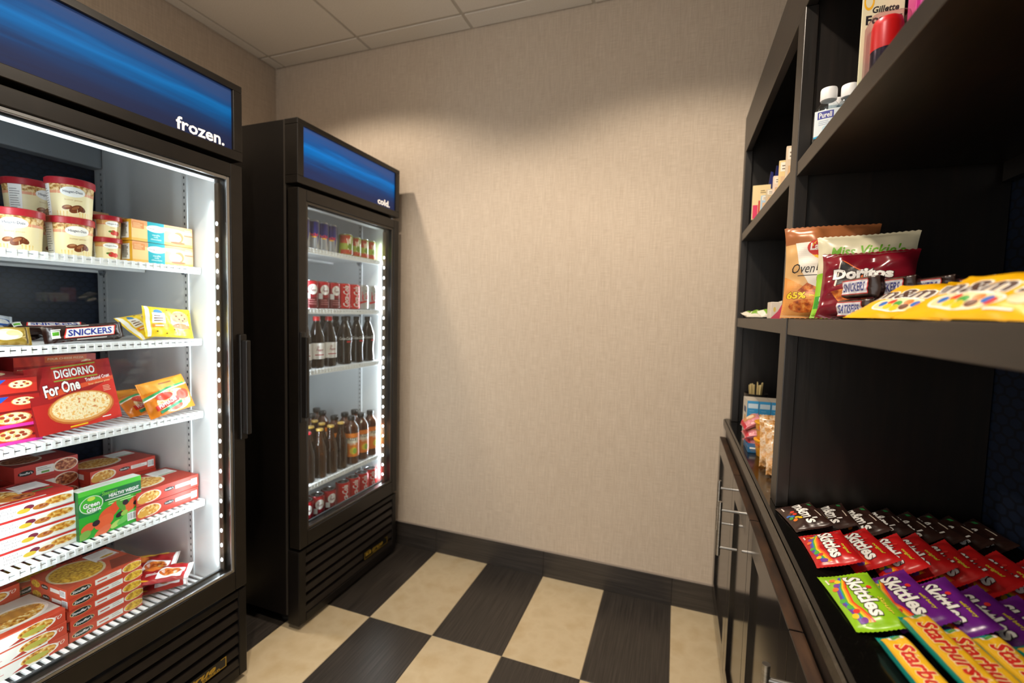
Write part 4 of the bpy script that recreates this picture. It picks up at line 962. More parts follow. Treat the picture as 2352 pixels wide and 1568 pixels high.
def art_dk(p):
    p.rect(-3.13, -.92, 3.13, .9, C('#cfd1d2', .28, .5), 0); p.n = 1
    p.text('k', -.15, .1, .35, .75, C('#c9252b'), .03).text('diet', .35, .55, .45, .2, C('#55565a'), .01).poly([(-.6, -.35), (.5, -.25), (.5, -.35), (-.6, -.55)], C('#c9252b')).text('Coke', .5, .1, .7, .5, C('#c9252b'), .03)
dck = can('silver_diet_cola_can', .033, .122, '#cfd1d2', 'can', art_dk)
VR = dg(52)         # turn labels towards the aisle
CXF = -.305
def row(proto, ys, z, labels, group, x=CXF, rot=VR, jit=.1):
    for i, (y, l) in enumerate(zip(ys, labels)): place(proto, (x, y, z), (0, 0, rot+(i % 3-1)*jit), l, group)
num = ['first', 'second', 'third', 'fourth', 'fifth', 'sixth']
row(rbull, (-.637, -.5825, -.528, -.4735), CZ[0], ['slim blue and silver energy drink can, %s from the door handle side' % num[i] for i in range(4)], 'slim energy drink cans')
row(rbull, (-.60, -.545, -.49), CZ[0], ['slim energy drink can in the row behind, %s from the handle side' % num[i] for i in range(3)], 'slim energy drink cans', x=-.37)
place(v8b, (-.302, -.380, CZ[0]), (0, 0, VR), 'short orange and green juice can beside the energy drinks', 'short juice cans', sc=(1.22, 1.22, 1.03))
row(v8s, (-.308, -.250, -.193), CZ[0], ['short orange and green juice can, %s past the larger one' % num[i] for i in range(3)], 'short juice cans')
place(v8s, (-.375, -.420, CZ[0]), (0, 0, VR), 'short juice can in shadow between energy drinks and juice row', 'short juice cans')
row(drp, (-.600, -.533, -.466), CZ[1], ['maroon cherry soda can on the second shelf, %s from the handle side' % num[i] for i in range(3)], 'maroon soda cans', rot=dg(62))
row(coke, (-.395, -.327), CZ[1], ['red cola can on the second shelf, next to the maroon cans', 'red cola can on the second shelf, next to the silver cans'], 'red cola cans', rot=dg(58))
row(dck, (-.259, -.190), CZ[1], ['silver diet cola can next to the red cans', 'silver diet cola can at the end of the row by the light strip'], 'silver cans', rot=dg(66))
row(drp, (-.57, -.50, -.43), CZ[1], ['maroon cherry soda can in the second row, %s from the handle side' % num[i] for i in range(3)], 'maroon soda cans', x=-.376)
row(coke, (-.355, -.28), CZ[1], ['red cola can in the row behind, beside the maroon cans', 'red cola can in the row behind, beside the silver cans'], 'red cola cans', x=-.376)
row(drp, (-.632, -.565, -.492), CZ[4], ['maroon cherry soda can on the cooler floor, cut off by the door frame', 'maroon cherry soda can on the cooler floor, middle one', 'maroon cherry soda can on the cooler floor, next to the gap'], 'maroon soda cans', rot=dg(60))
row(coke, (-.394, -.322, -.252, -.183), CZ[4], ['red cola can on the cooler floor, %s after the gap' % num[i] for i in range(4)], 'red cola cans', rot=dg(50), jit=.06)
# bottles
SODA = noise_mat('dark_soda_bottle', ['#140a07', '#1e100a'], nscale=30, rough=.06, spec=.6, coat=.3)
TEA = noise_mat('amber_tea_bottle', ['#3a1a08', '#5a2c0e'], nscale=30, rough=.06, spec=.6, coat=.3)
BROWNB = noise_mat('brown_soda_bottle', ['#2a1608', '#402410'], nscale=30, rough=.06, spec=.6, coat=.3)
P20 = [(.026, 0), (.033, .004), (.0345, .012), (.033, .022), (.0345, .035), (.0345, .118), (.034, .128), (.031, .145), (.024, .170), (.017, .192), (.0135, .203), (.0135, .211)]
PCK = [(.026, 0), (.032, .004), (.0335, .014), (.0315, .035), (.0295, .060), (.031, .085), (.0345, .110), (.0350, .128), (.033, .142), (.027, .165), (.019, .188), (.0135, .202), (.0135, .211)]
PFZ = [(.028, 0), (.034, .004), (.0355, .012), (.0345, .02), (.0355, .03), (.0355, .165), (.0345, .176), (.030, .190), (.021, .202), (.016, .210), (.016, .218)]
PGL = [(.026, 0), (.030, .003), (.0305, .012), (.0305, .115), (.028, .135), (.018, .165), (.0135, .185), (.0130, .215)]
def art_ddp(p): p.ell(.1, .15, .75, .6, C('#e4ddd8')).text('Dr', -.1, .5, .3, .25, C('#8a1f2a'), .02, shear=.3).text('Pepper', .12, .1, .9, .42, C('#8a1f2a'), .02, shear=.3).rect(-.5, -.55, .7, -.42, C('#a8323a')).lines(-.4, .6, -.9, -.65, 2, C('#9a9490'), .3)
ddp = bottle('diet_soda_bottle', P20, SODA, '#c9252b', True, 'bottle', art_ddp, zlab=(.042, .112), labcol='#ece8e6')
def art_cz(p): p.text('Coca-Cola', 0, .3, 1.6, .6, C('#d8d8d6'), .012, shear=.35).rect(.2, -.55, .8, -.25, C('#c9252b'))
czb = bottle('zero_cola_bottle', PCK, SODA, '#15110f', False, 'bottle', art_cz, zlab=(.095, .140))
def art_fz(p):
    p.rect(-3.13, -1, 3.13, 1, C('#e8822a'), 0).rect(-.95, .15, .75, .62, C('#e9ddc8'), 0); p.n = 1
    p.text('FUZE', -.1, .5, 1.25, .26, C('#2a2624'), .02).text('iced tea', .0, .1, .9, .18, C('#f2ead8'), .01).ell(.1, -.5, .5, .3, C('#e8c83a')).ell(.3, -.52, .3, .24, C('#8fae3a')).rect(-1.6, .2, -1.0, .75, C('#5f8a2a'))
fzb = bottle('iced_tea_bottle', PFZ, TEA, '#1c1815', True, 'bottle', art_fz, zlab=(.040, .155), labcol='#e8822a', cap_r=.0185, cap_h=.018)
glb = bottle('brown_glass_soda_bottle', PGL, BROWNB, '#c9a24a', False, 'bottle', None, cap_r=.0155, cap_h=.007)
grb = bottle('root_beer_bottle', PGL, SODA, '#c9303a', False, 'bottle', None, cap_r=.0155, cap_h=.007)
row(ddp, (-.640, -.564, -.489), CZ[2], ['red capped diet soda bottle cut off by the door frame', 'red capped diet soda bottle in the middle of three', 'red capped diet soda bottle beside the black capped ones'], 'white label soda bottles', rot=dg(62))
row(czb, (-.383, -.296, -.210), CZ[2], ['black capped zero cola bottle next to the diet sodas', 'black capped zero cola bottle in the middle', 'black capped zero cola bottle beside the light strip'], 'black cola bottles', rot=dg(52))
row(czb, (-.43, -.345, -.26), CZ[2], ['black capped zero cola bottle in the row behind, %s from the handle side' % num[i] for i in range(3)], 'black cola bottles', x=-.39)
row(fzb, (-.331, -.258, -.185), CZ[3], ['iced tea bottle with orange label in front, nearest the brown bottles', 'iced tea bottle with orange label in the middle', 'iced tea bottle with orange label beside the light strip'], 'orange label tea bottles', rot=dg(66), jit=.3)
row(fzb, (-.36, -.285, -.21), CZ[3], ['iced tea bottle in the second row, %s from the handle side' % num[i] for i in range(3)], 'orange label tea bottles', x=-.385, rot=dg(60))
row(grb, (-.618,), CZ[3], ['dark bottle with a red crown cap on the fourth shelf'], 'brown glass bottles')
row(glb, (-.546, -.476, -.408), CZ[3], ['brown glass bottle with gold crown cap in front, %s from the red capped one' % num[i] for i in range(3)], 'brown glass bottles')
for r_, (xx, ys_) in enumerate(((-.372, (-.60, -.53, -.46)), (-.438, (-.575, -.505, -.435)))):
    row(glb, ys_, CZ[3], ['brown glass bottle with gold crown cap, %s in the %s row' % (num[i], ('second', 'third')[r_]) for i in range(3)], 'brown glass bottles', x=xx)
for r_, (xx, ys_) in enumerate(((-.51, (-.53, -.455, -.38, -.305)), (-.585, (-.49, -.415, -.34, -.265)))):
    row(fzb, ys_, CZ[3], ['black capped tea bottle at the back, %s in the %s row' % (num[i], ('fourth', 'rearmost')[r_]) for i in range(4)], 'orange label tea bottles', x=xx)
tag(carton('price_card', .03, .002, .045, C('#3a8fb0'), 'card', lambda p: p.lines(-.7, .7, -.6, .6, 3, WH, .3)), 'small blue card at the cooler floor by the door frame')
pc = [o for o in bpy.data.objects if o.name.startswith('price_card')][0]; pc.location = (-.262, -.668, CZ[4]); pc.rotation_euler = (0, 0, PI/2)

# ================================================================== CANDY ON THE COUNTER
ZC = .8852
LAY = RZ(-PI/2)                      # lettering reads towards the aisle
CAND = ['#2f6fc4', '#e8c320', '#d8402a', '#3f9a3a', '#e87a22', '#6a3a1e']
def art_mm(p):
    dots(p, [(.1, -.62), (.25, -.45), (-.02, -.42), (.2, -.75), (.38, -.62), (-.12, -.62), (.0, -.8), (.34, -.3), (-.2, -.45)], CAND, .075, q=1.65)
    p.poly([(-.78, .52), (-.3, .62), (.2, .52), (.78, .40), (.8, -.02), (.3, -.22), (-.2, -.22), (-.78, -.02)], C('#2a1610', .3))
    p.text('m&m\'s', .0, .16, 1.46, .70, WH, .028, outline=(C('#1a0c08', .3), .03))
    p.lines(-.1, .6, .7, .82, 1, C('#d8c9b8'), .5).rect(-.75, .66, -.5, .84, C('#2f8a4a')).lines(-.7, -.3, -.86, -.7, 1, C('#d8d0c8'), .5)
MMB = C('#36211c', .28, 0, .55)
mmb = bag('brown_candy_bag', .132, .086, .019, MMB, 'candy', art_mm, pa=4, pb=2.6, seal=.1, wr=.13, seed=51)
g = 'brown chocolate candy bags on the counter'
K = .87       # size of the small candy bags
mpos = [  # x, y, turn, tilt, label
    (1.464, -1.046, .16, 19, 'brown chocolate candy bag at the counter edge, closest to the divider'),
    (1.516, -1.038, -.02, 25, 'brown chocolate candy bag overlapping the one at the counter edge'),
    (1.562, -1.050, .10, 28, 'brown chocolate candy bag tucked behind the red candy bags'),
    (1.602, -1.046, .04, 30, 'brown chocolate candy bag in the middle of the leaning row'),
    (1.640, -1.056, .12, 31, 'brown chocolate candy bag past the middle of the leaning row'),
    (1.677, -1.050, .10, 32, 'brown chocolate candy bag with a large round of candies, deep in the row'),
    (1.713, -1.052, .16, 32, 'brown chocolate candy bag second from the navy wall'),
    (1.750, -1.050, .10, 33, 'brown chocolate candy bag closest to the navy wall')]
for i, (x, y, t, ti, l) in enumerate(mpos): settle(place(mmb, (x, y, ZC), eul(RZ(-PI/2+t) @ RX(dg(ti))), l, g, sc=(K, K, K)), .885, step=.001, most=14)
RAIN = ['#e8401f', '#f08a1e', '#f2c81e', '#4fae3a', '#2a6fc4', '#6a3a9a']
def art_sk(p, word, wc='#e8d23a'):
    for i, c in enumerate(RAIN):
        o_ = i*.085
        p.poly([(-.72, -.06-o_*.5), (-.3, -.30-o_*.8), (.2, -.44-o_*.8), (.82, -.16-o_), (.82, -.27-o_), (.2, -.54-o_*.8), (-.3, -.40-o_*.8), (-.72, -.12-o_*.5)], C(c, .3))
    dots(p, [(-.55, -.48), (-.42, -.62), (-.66, -.62), (.35, -.7), (.5, -.58), (.62, -.72), (.75, -.5), (-.3, -.75), (.1, -.78)], ['#f2c81e', '#7a3a9a', '#e8702a', '#4fae3a', '#d8302a'], .07, q=1.8)
    p.text('Skittles', .0, .12, 1.42, .66, WH, .032, outline=(C('#2a2020'), .035))
    p.ell(-.25, .52, .06, .1, C('#d8302a')).text(word, .38, .60, .55, .17, C(wc), .02, shear=.2, outline=(C('#5a2a1a'), .02)).lines(-.75, -.45, -.9, -.78, 1, C('#f0e0d8'), .5)
SKR, SKG, SKP = C('#c01a1c', .26, 0, .55), C('#8fc41e', .26, 0, .55), C('#6a1f86', .26, 0, .55)
skr = bag('red_candy_bag', .138, .086, .019, SKR, 'candy', lambda p: art_sk(p, 'original'), pa=4, pb=2.5, seal=.1, wr=.13, seed=61)
skg = bag('green_candy_bag', .150, .082, .020, SKG, 'candy', lambda p: art_sk(p, 'Sour', '#f0e04a'), pa=4, pb=2.5, seal=.09, wr=.09, seed=62)
skp = bag('purple_candy_bag', .142, .084, .019, SKP, 'candy', lambda p: art_sk(p, 'wild berry', '#e8d23a'), pa=4, pb=2.5, seal=.1, wr=.12, seed=63)
g = 'red fruit candy bags on the counter'
rpos = [
    (1.474, -1.188, .02, 21, 'red fruit candy bag at the counter edge, lettering fully visible'),
    (1.526, -1.178, .12, 27, 'red fruit candy bag overlapped by the one at the counter edge'),
    (1.566, -1.190, .02, 31, 'red fruit candy bag with its word original half covered'),
    (1.602, -1.184, .08, 34, 'red fruit candy bag in the middle of the leaning row'),
    (1.637, -1.196, .03, 35, 'red fruit candy bag past the middle, in half shade'),
    (1.673, -1.206, .12, 34, 'red fruit candy bag in the shaded row, slanted'),
    (1.708, -1.214, .14, 35, 'red fruit candy bag in the shaded row, beside the slanted one'),
    (1.744, -1.226, .16, 35, 'red fruit candy bag deepest in the shade')]
for i, (x, y, t, ti, l) in enumerate(rpos): settle(place(skr, (x, y, ZC), eul(RZ(-PI/2+t) @ RX(dg(ti))), l, g, sc=(K, K, K)), .885, step=.001, most=14)
settle(place(skg, (1.473, -1.350, ZC), eul(RZ(-PI/2+.10) @ RX(dg(16))), 'bright green sour fruit candy bag lying at the counter edge', sc=(.9, .9, .9)), .885)
g = 'purple fruit candy bags on the counter'
for x, y, t, ti, l in ((1.531, -1.332, .14, 25, 'purple berry candy bag overlapped by the bright green one'), (1.576, -1.340, .06, 29, 'purple berry candy bag behind the fully lettered purple one'), (1.616, -1.356, .16, 31, 'purple berry candy bag in half shade'), (1.654, -1.366, .12, 31, 'purple berry candy bag furthest back in the shade')):
    settle(place(skp, (x, y, ZC), eul(RZ(-PI/2+t) @ RX(dg(ti))), l, g, sc=(.9, .9, .9)), .885, step=.001, most=14)
def art_sb(p):
    p.rect(-.86, -.9, .86, .9, C('#e8b41c')); p.text('Starburst', .05, .02, 1.35, 1.15, C('#c8281c'), .035, shear=.15, outline=(C('#f4e6b0'), .03))
    p.rect(-.84, -.5, -.74, .5, C('#e8e8e0')).rect(-.83, -.3, -.75, .3, C('#5a9a3a'))
stb = bag('yellow_candy_bar', .155, .034, .024, C('#0f8f86', .28), 'candy', art_sb, pa=14, pb=6, seal=.1, wr=.05, pinch=0, seed=71)
g = 'yellow and teal fruit chew bars on the counter'
for i, (x, y, z, t, l) in enumerate((
    (1.487, -1.510, .0, .12, 'yellow and teal fruit chew bar at the counter edge, lowest'),
    (1.522, -1.478, .0, .12, 'yellow and teal fruit chew bar touching the green candy bag'),
    (1.558, -1.480, .0, .13, 'yellow and teal fruit chew bar between its two neighbours'),
    (1.594, -1.484, .0, .14, 'yellow and teal fruit chew bar furthest from the counter edge'),
    (1.630, -1.500, .0, .15, 'yellow fruit chew bar cut off by the picture corner'))):
    settle(place(stb, (x, y, ZC+z), eul(RZ(-PI/2+t) @ RX(dg(14))), l, g), .885, lift=.004*i, step=.001, most=30)

# ================================================================== CHIPS AND BARS ON THE MIDDLE SHELF
ZM, ZU = 1.3213, 1.6685
def art_lay(p):
    p.poly([(-1, -.1), (-.4, -.42), (.1, -.25), (1, -.35), (1, -1), (-1, -1)], C('#e0984c')).poly([(-.78, .62), (.5, .62), (.4, .1), (.1, -.3), (-.35, -.45), (-.7, .1)], C('#efe8dc'))
    p.ell(-.12, .46, .34, .22, C('#f2c02e')).ell(-.26, .50, .27, .17, C('#c8281f')).text("Lay's", -.26, .50, .42, .2, WH, .03, shear=.1)
    p.text('Oven', -.60, .06, .50, .2, C('#2a2220'), .0, shear=.3).text('Baked', -.02, .1, .6, .2, C('#2a2220'), .0, shear=.3).rect(-.72, -.10, -.1, -.085, C('#2a2220')).text('BBQ', -.18, -.18, .24, .1, C('#b8401f'), .02)
    p.poly([(-.7, -.42), (-.5, -.25), (-.2, -.38), (-.3, -.52)], CHIP).text('65%', -.72, -.52, .42, .15, C('#f2d42e'), .04, outline=(C('#7a3010'), .04)).text('less fat', -.3, -.52, .26, .06, C('#f2d42e'), .01).ell(-.5, -.75, .36, .14, CHIP)
def upright_bag(name, Wd, Ht, T, mt, art, zone, seed, wr=.11):
    def swapped(p):
        c = p.ctx[-1]; f0 = c['m']; c['m'] = lambda u, v, f: f0(v, -u, f); c['sx'], c['sy'] = Wd/2, Ht/2; c['du'], c['dv'] = c['dv'], c['du']; c['q'] = Ht/Wd
        art(p)
    return bag(name, Ht, Wd, T, mt, 'chips', swapped, zone=(lambda a, b: zone(-b, a)) if zone else None, pa=5, pb=3, seal=.05, wr=wr, pinch=.07, seed=seed, nu=50, nv=36)
UPR = RX(PI/2) @ RZ(PI/2)            # bag 'length' axis up, print to -y
def zl(x, y): return C('#a8683e', .28, .1) if y > .62 else None
layb = upright_bag('tan_chip_bag', .168, .194, .050, C('#dcae72', .3), art_lay, zl, 81, .14)
settle(place(layb, (1.484, -1.016, ZM+.098), eul(RZ(dg(-8)) @ RX(dg(-6)) @ UPR), 'tan baked potato chip bag leaning on the divider', 'chip bags on the middle shelf'), 1.3212, step=.0025, most=0)
def art_ket(p):
    p.text("Miss Vickie's", .05, .56, 1.5, .26, C('#6fae2a'), .02, shear=.2).poly([(-1, .05), (-.55, .0), (-.6, -1), (-1, -1)], C('#8fc62e')).rect(-.98, -.78, -.3, -.48, C('#3f9a34')).text('KETTLE', -.62, -.56, .5, .1, WH, .03).text('COOKED', -.62, -.70, .5, .1, WH, .03)
ketb = upright_bag('cream_chip_bag', .160, .168, .040, C('#d8d2b4', .3), art_ket, lambda x, y: C('#8fc62e', .3) if (x < -.45 and y < .1) else None, 82)
settle(place(ketb, (1.527, -1.085, ZM+.091), eul(RZ(dg(-22)) @ RX(dg(-12)) @ UPR), 'cream and lime kettle chip bag behind the dark red one', 'chip bags on the middle shelf'), 1.3212, step=.0025, most=0)
def art_dor(p):
    p.poly([(-.52, .62), (.02, .18), (-.62, -.12)], C('#120c0c')).poly([(-.52, .66), (-.46, .58), (.02, .20), (.08, .18)], C('#e8702a')).poly([(-.62, -.14), (-.55, -.12), (.05, .22), (.1, .16)], C('#e8702a')).poly([(-.62, -.14), (-.66, -.10), (-.55, .6), (-.52, .66)], C('#f2e0d0'))
    p.text('Doritos', -.05, .22, 1.3, .30, WH, .05, outline=(C('#2a0d10'), .04)).lines(.1, .6, -.08, .06, 2, WH, .4).poly([(.3, -.05), (.72, .1), (.66, -.12)], C('#e8dcd8'))
    p.poly([(-.72, -.28), (.05, -.16), (-.4, -.74)], CHIP).poly([(-.1, -.3), (.25, -.2), (.05, -.65)], CHIP)
dorb = upright_bag('dark_red_chip_bag', .146, .130, .044, C('#7a1424', .2, 0, .6, .3), art_dor, None, 83, .15)
settle(place(dorb, (1.519, -1.130, ZM+.070), eul(RZ(dg(-25)) @ RX(dg(-18)) @ UPR), 'shiny dark red tortilla chip bag in front of the other chip bags', 'chip bags on the middle shelf'), 1.3212, step=.0025, most=0)
def art_sb2(word):
    def f(p):
        p.rect(-.8, -.66, .82, .72, C('#c9282c')).rect(-.77, -.58, .79, .64, C('#dfe0ea')).text(word, 0, .03, 1.36, .86, C('#2a3a8a'), .03, shear=.12)
    return f
snb = bag('wrapped_candy_bar', .105, .034, .028, C('#2b1712', .24, 0, .6), 'candy', art_sb2('SNICKERS'), pa=16, pb=9, seal=.05, wr=.05, pinch=0, seed=91)
sat = bag('wrapped_candy_bar', .105, .034, .028, C('#3a2620', .24, 0, .6), 'candy', art_sb2('SATISFIES'), pa=16, pb=9, seal=.05, wr=.05, pinch=0, seed=92)
SD = RZ(-PI/2) @ RX(PI/2)            # label towards the aisle, long side running along the shelf
g = 'brown wrapped candy bars on the middle shelf'
for pr_, x, y, z, t, l in (
    (sat, 1.478, -1.262, 0, .12, 'brown candy bar lettered satisfies at the base of the front stack'),
    (snb, 1.482, -1.268, .0352, .12, 'brown candy bar lettered in blue on top of the front stack'),
    (snb, 1.518, -1.262, 0, .12, 'brown candy bar at shelf level behind the front stack'),
    (snb, 1.528, -1.262, .0352, .12, 'brown candy bar in the upper layer behind the front stack'),
    (snb, 1.558, -1.264, 0, .12, 'brown candy bar at shelf level in the middle of the row'),
    (snb, 1.572, -1.266, .0352, .12, 'brown candy bar in the upper layer, middle of the row'),
    (snb, 1.598, -1.266, 0, .12, 'brown candy bar at shelf level past the middle of the row'),
    (snb, 1.616, -1.268, .0352, .12, 'brown candy bar in the upper layer beside the yellow bags'),
    (snb, 1.640, -1.270, 0, .14, 'brown candy bar at shelf level near the yellow bags'),
    (snb, 1.690, -1.275, 0, .14, 'brown candy bar deepest in the row, almost hidden')):
    settle(place(pr_, (x, y, ZM+.0175+z), eul(RZ(t) @ SD), l, g), 1.3212, lift=z, step=.001, most=6)
def art_mmy(p):
    p.text('m&m\'s', -.12, .10, 1.3, .62, C('#4a2a1c'), .03, outline=(WH, .045)); p.ell(-.1, -.52, .52, .30, WH).ell(-.1, -.52, .49, .26, C('#f0d6a0'))
    dots(p, [(-.4, -.5), (-.25, -.62), (-.25, -.42), (-.1, -.52), (.05, -.42), (.05, -.62), (.2, -.5), (-.1, -.68), (.28, -.58)], CAND, .075, q=1.6)
    p.ell(.58, -.42, .16, .22, C('#e8c89a')).lines(.25, .7, .66, .78, 1, C('#4a2a1c'), .5).lines(.3, .8, -.86, -.76, 1, WH, .5)
mmy = bag('yellow_candy_bag', .150, .095, .020, C('#f0b400', .3), 'candy', art_mmy, pa=4, pb=2.6, seal=.08, wr=.12, seed=101)
g = 'yellow peanut candy bags on the middle shelf'
settle(place(mmy, (1.482, -1.440, ZM), eul(RZ(-PI/2+.40) @ RX(dg(30))), 'yellow peanut candy bag in front at the shelf edge, crimped end showing', g), 1.3212)
settle(place(mmy, (1.540, -1.436, ZM), eul(RZ(-PI/2+.40) @ RX(dg(34))), 'yellow peanut candy bag leaning behind the front one', g), 1.3212, step=.001, most=10)
settle(place(mmy, (1.478, -1.594, ZM), eul(RZ(-PI/2+.30) @ RX(dg(30))), 'yellow peanut candy bag at the picture edge, lower', g), 1.3212, step=.001, most=10)
settle(place(mmy, (1.534, -1.592, ZM), eul(RZ(-PI/2+.30) @ RX(dg(35))), 'yellow peanut candy bag at the picture edge, upper', g), 1.3212, step=.001, most=10)

# ================================================================== TOILETRIES ON THE UPPER SHELF
PROF = [(.022, 0), (.0245, .002), (.025, .006), (.025, .052), (.0225, .066), (.015, .076), (.011, .080), (.011, .083)]
def sanit():
    o = MB().lathe(PROF, CLEARP, n=28, sx=.92, sy=.62).build('sanitizer_bottle', None, (0, 0, 0), smooth=True)
    MB().lathe([(r*.94, z+.001) for r, z in PROF if .001 < z < .07]+[(.002, .066)], clear_mat('sanitizer_gel', (.80, .88, .92, 1), .03, .1), n=24, sx=.9, sy=.6).build('gel', o, smooth=True)
    MB().lathe([(.0135, .081), (.014, .083), (.014, .101), (.0132, .1035), (.011, .104)], C('#f3f4f6', .35), n=26).build('flip_cap', o, smooth=True)
    p = Pr(); p.face(lambda u, v, f: (u, -.0158-f+u*u*8, .033+v), .021, .028, .006, 0)
    p.rect(-.95, -.9, .95, .95, C('#dfeaf0')); p.rect(-.7, .35, .55, .85, C('#3a3f9a')); p.text('Purell', -.08, .6, 1.0, .36, WH, .02).lines(-.6, .5, -.1, .25, 3, C('#8aa0c4'), .3).ell(0, -.35, .3, .22, C('#bcdcec')).poly([(-.95, -.9), (.95, -.9), (.95, -.55), (-.95, -.8)], C('#2aa6d8'))
    p.build(o); o['category'] = 'bottle'; return o
sn = sanit(); g = 'small hand sanitizer bottles'
for x, y, z, t, l in ((1.449, -1.085, 0, -20, 'small hand sanitizer bottle at the shelf edge, side turned out'), (1.482, -1.090, 0, 5, 'small hand sanitizer bottle with the blue label visible'), (1.477, -1.030, 0, -25, 'small hand sanitizer bottle tucked behind the labelled one'), (1.506, -1.080, 0, 10, 'small hand sanitizer bottle furthest from the shelf edge'), (1.515, -1.028, 0, 0, 'small hand sanitizer bottle in the back, only its cap showing')):
    place(sn, (x, y, ZU+z), (0, 0, dg(t)), l, g)
# shaving foam on a hang card
E_ = empty('shaving_foam_pack', (1.498, -1.215, ZU)); tag(E_, 'shaving foam can with red cap on a cream hang card', 'toiletry')
MB().box(1.464, 1.524, -1.192, -1.190, ZU, ZU+.27, C('#d9d6b4', .5)).build('hang_card', E_, bevel=.003)
MB().lathe([(.019, ZU+.003), (.021, ZU+.006), (.021, ZU+.098)], C('#141a30', .25, .3), n=28, c=(1.494, -1.2165)).build('foam_can', E_, smooth=True)
MB().lathe([(.0213, ZU+.098), (.0213, ZU+.135), (.019, ZU+.146), (.014, ZU+.150)], C('#c8201f', .35), n=28, c=(1.494, -1.2165)).build('red_cap', E_, smooth=True)
bl_ = MB().box(1.4665, 1.5215, -1.241, -1.192, ZU+.002, ZU+.155, clear_mat('pink_blister', (.95, .80, .86, 1), .04, .05)).build('blister', E_, bevel=.012)
p = Pr(); p.face(lambda u, v, f: (1.494+u-E_.location.x, -1.192-f-E_.location.y, ZU+.215+v-E_.location.z), .034, .055)
p.text('Gillette', .1, -.62, 1.1, .2, C('#1d1c22'), .03, shear=.2).text('Foamy', .05, -.95, 1.5, .36, C('#1d1c22'), .04).text('G', .55, -.2, .5, .4, C('#3a2a7a'), .03).ell(-.6, -.35, .22, .26, C('#e8b020')).ell(-.6, -.33, .15, .2, C('#d9d6b4')); p.build(E_)
p = Pr(); p.face(lambda u, v, f: (1.494+(.021+f)*math.sin(.1-v/.021)-E_.location.x, -1.2165-(.021+f)*math.cos(.1-v/.021)-E_.location.y, ZU+.052+u-E_.location.z), .045, .011, .012, .004)
p.text('Gillette', 0, 0, 2, 2, WH, .04, .15).rect(-1, -2.0, 1, -1.5, C('#2a4a9a')); p.build(E_, 'can_lettering')
def pack(name, x, y, z, w_, h, d, col, label, cat, art=None, rz=0, group=None, tiltx=0):
    o = carton(name, w_, d, h, C(col, .35), cat, art or (lambda p: (p.rect(-.8, .3, .8, .85, WH), p.lines(-.7, .7, -.5, .1, 3, C('#8a8a90'), .4))))
    o.location = (x, y, z); o.rotation_euler = eul(RZ(rz) @ RX(tiltx)); return tag(o, label, cat, group)
pack('razor_pack', 1.543, -1.215, ZU, .036, .27, .03, '#d83a96', 'bright pink razor pack beside the shaving foam', 'toiletry', lambda p: (p.rect(-.7, -.9, -.3, .9, C('#e86ab4')), p.rect(.4, -.95, .8, .95, C('#c98ab0'))))
pack('razor_pack', 1.580, -1.225, ZU, .034, .26, .03, '#2a8fc4', 'bright blue razor pack beside the pink one', 'toiletry', lambda p: (p.poly([(-.6, .9), (-.2, .9), (.3, -.9), (0, -.9)], C('#e8e0c8')), p.rect(.5, -.9, .9, .9, C('#7ab8dc'))))
# ---- far bay, upper shelf
g = 'carded toiletries in the far bay'
def art_card(p): p.rect(-1, -.15, 1, 1, C('#e8cf98')).lines(-.1, .6, .5, .72, 2, C('#6a5226'), .4).rect(-.9, -.95, -.35, -.15, C('#d8285a')).rect(-.3, -.9, -.1, .1, C('#c8302a')).rect(0, -.8, .7, .05, C('#e9e4dc')).rect(.05, -.5, .65, -.2, C('#c83a44')).lines(.1, .9, -.9, -.55, 2, C('#8fb4cc'), .5)
pack('carded_medicine', 1.447, -.335, ZU, .055, .118, .012, '#e6cfa0', 'cream and crimson medicine card at the edge of the far upper shelf', 'toiletry', art_card, dg(-6), g)
for i, (x, y, h) in enumerate(((1.478, -.315, .165), (1.492, -.33, .180))):
    o = MB().prism([(-.007, 0), (.007, 0), (.008, h*.75), (.005, h), (-.002, h+.004), (-.006, h*.8)], 'y', -.004, .004, C('#232a6a', .35)).build('blue_comb', None, (0, 0, 0))
    t_ = MB()
    for q in range(14): t_.box(.007, .012, -.002, .002, h*.1+q*h*.045, h*.1+q*h*.045+.003, C('#232a6a', .35))
    tag(t_.build('teeth', o), kind='stuff'); o.location = (x, y, ZU); tag(o, ('blue plastic comb standing upright, shorter one', 'blue plastic comb standing upright, taller one')[i], 'comb', 'blue combs')
fb = [(1.458, -.43, .05, .060, '#a9c4d8', 'small pale blue sachet pack on the far upper shelf'), (1.462, -.50, .05, .062, '#cdbb9a', 'small tan sachet pack on the far upper shelf'), (1.470, -.56, .05, .085, '#e6d2c0', 'pale pink carded pack on the far upper shelf'),
      (1.478, -.61, .055, .115, '#e3c88e', 'cream carded pack with a yellow edge on the far upper shelf'), (1.484, -.67, .055, .135, '#dccab0', 'tall cream carded pack on the far upper shelf'), (1.490, -.73, .055, .140, '#e8c48a', 'tall peach carded pack on the far upper shelf'),
      (1.500, -.79, .055, .170, '#8f8a86', 'grey carded pack with a white cap on the far upper shelf'), (1.512, -.85, .055, .190, '#6a6664', 'dark grey carded pack beside the divider')]
for i, (x, y, w_, h, c, l) in enumerate(fb):
    pack('carded_pack', x, y, ZU, w_, h, .014, c, l, 'toiletry', lambda p: (p.rect(-.85, .45, .85, .9, C('#efe6d6')), p.rect(-.8, -.8, -.1, .2, C('#d8b48a')), p.rect(.1, -.7, .8, .1, C('#e9dcd0')), p.lines(-.7, .7, .5, .8, 2, C('#7a6a5a'), .4)), dg(-8+3*(i % 3)), g)
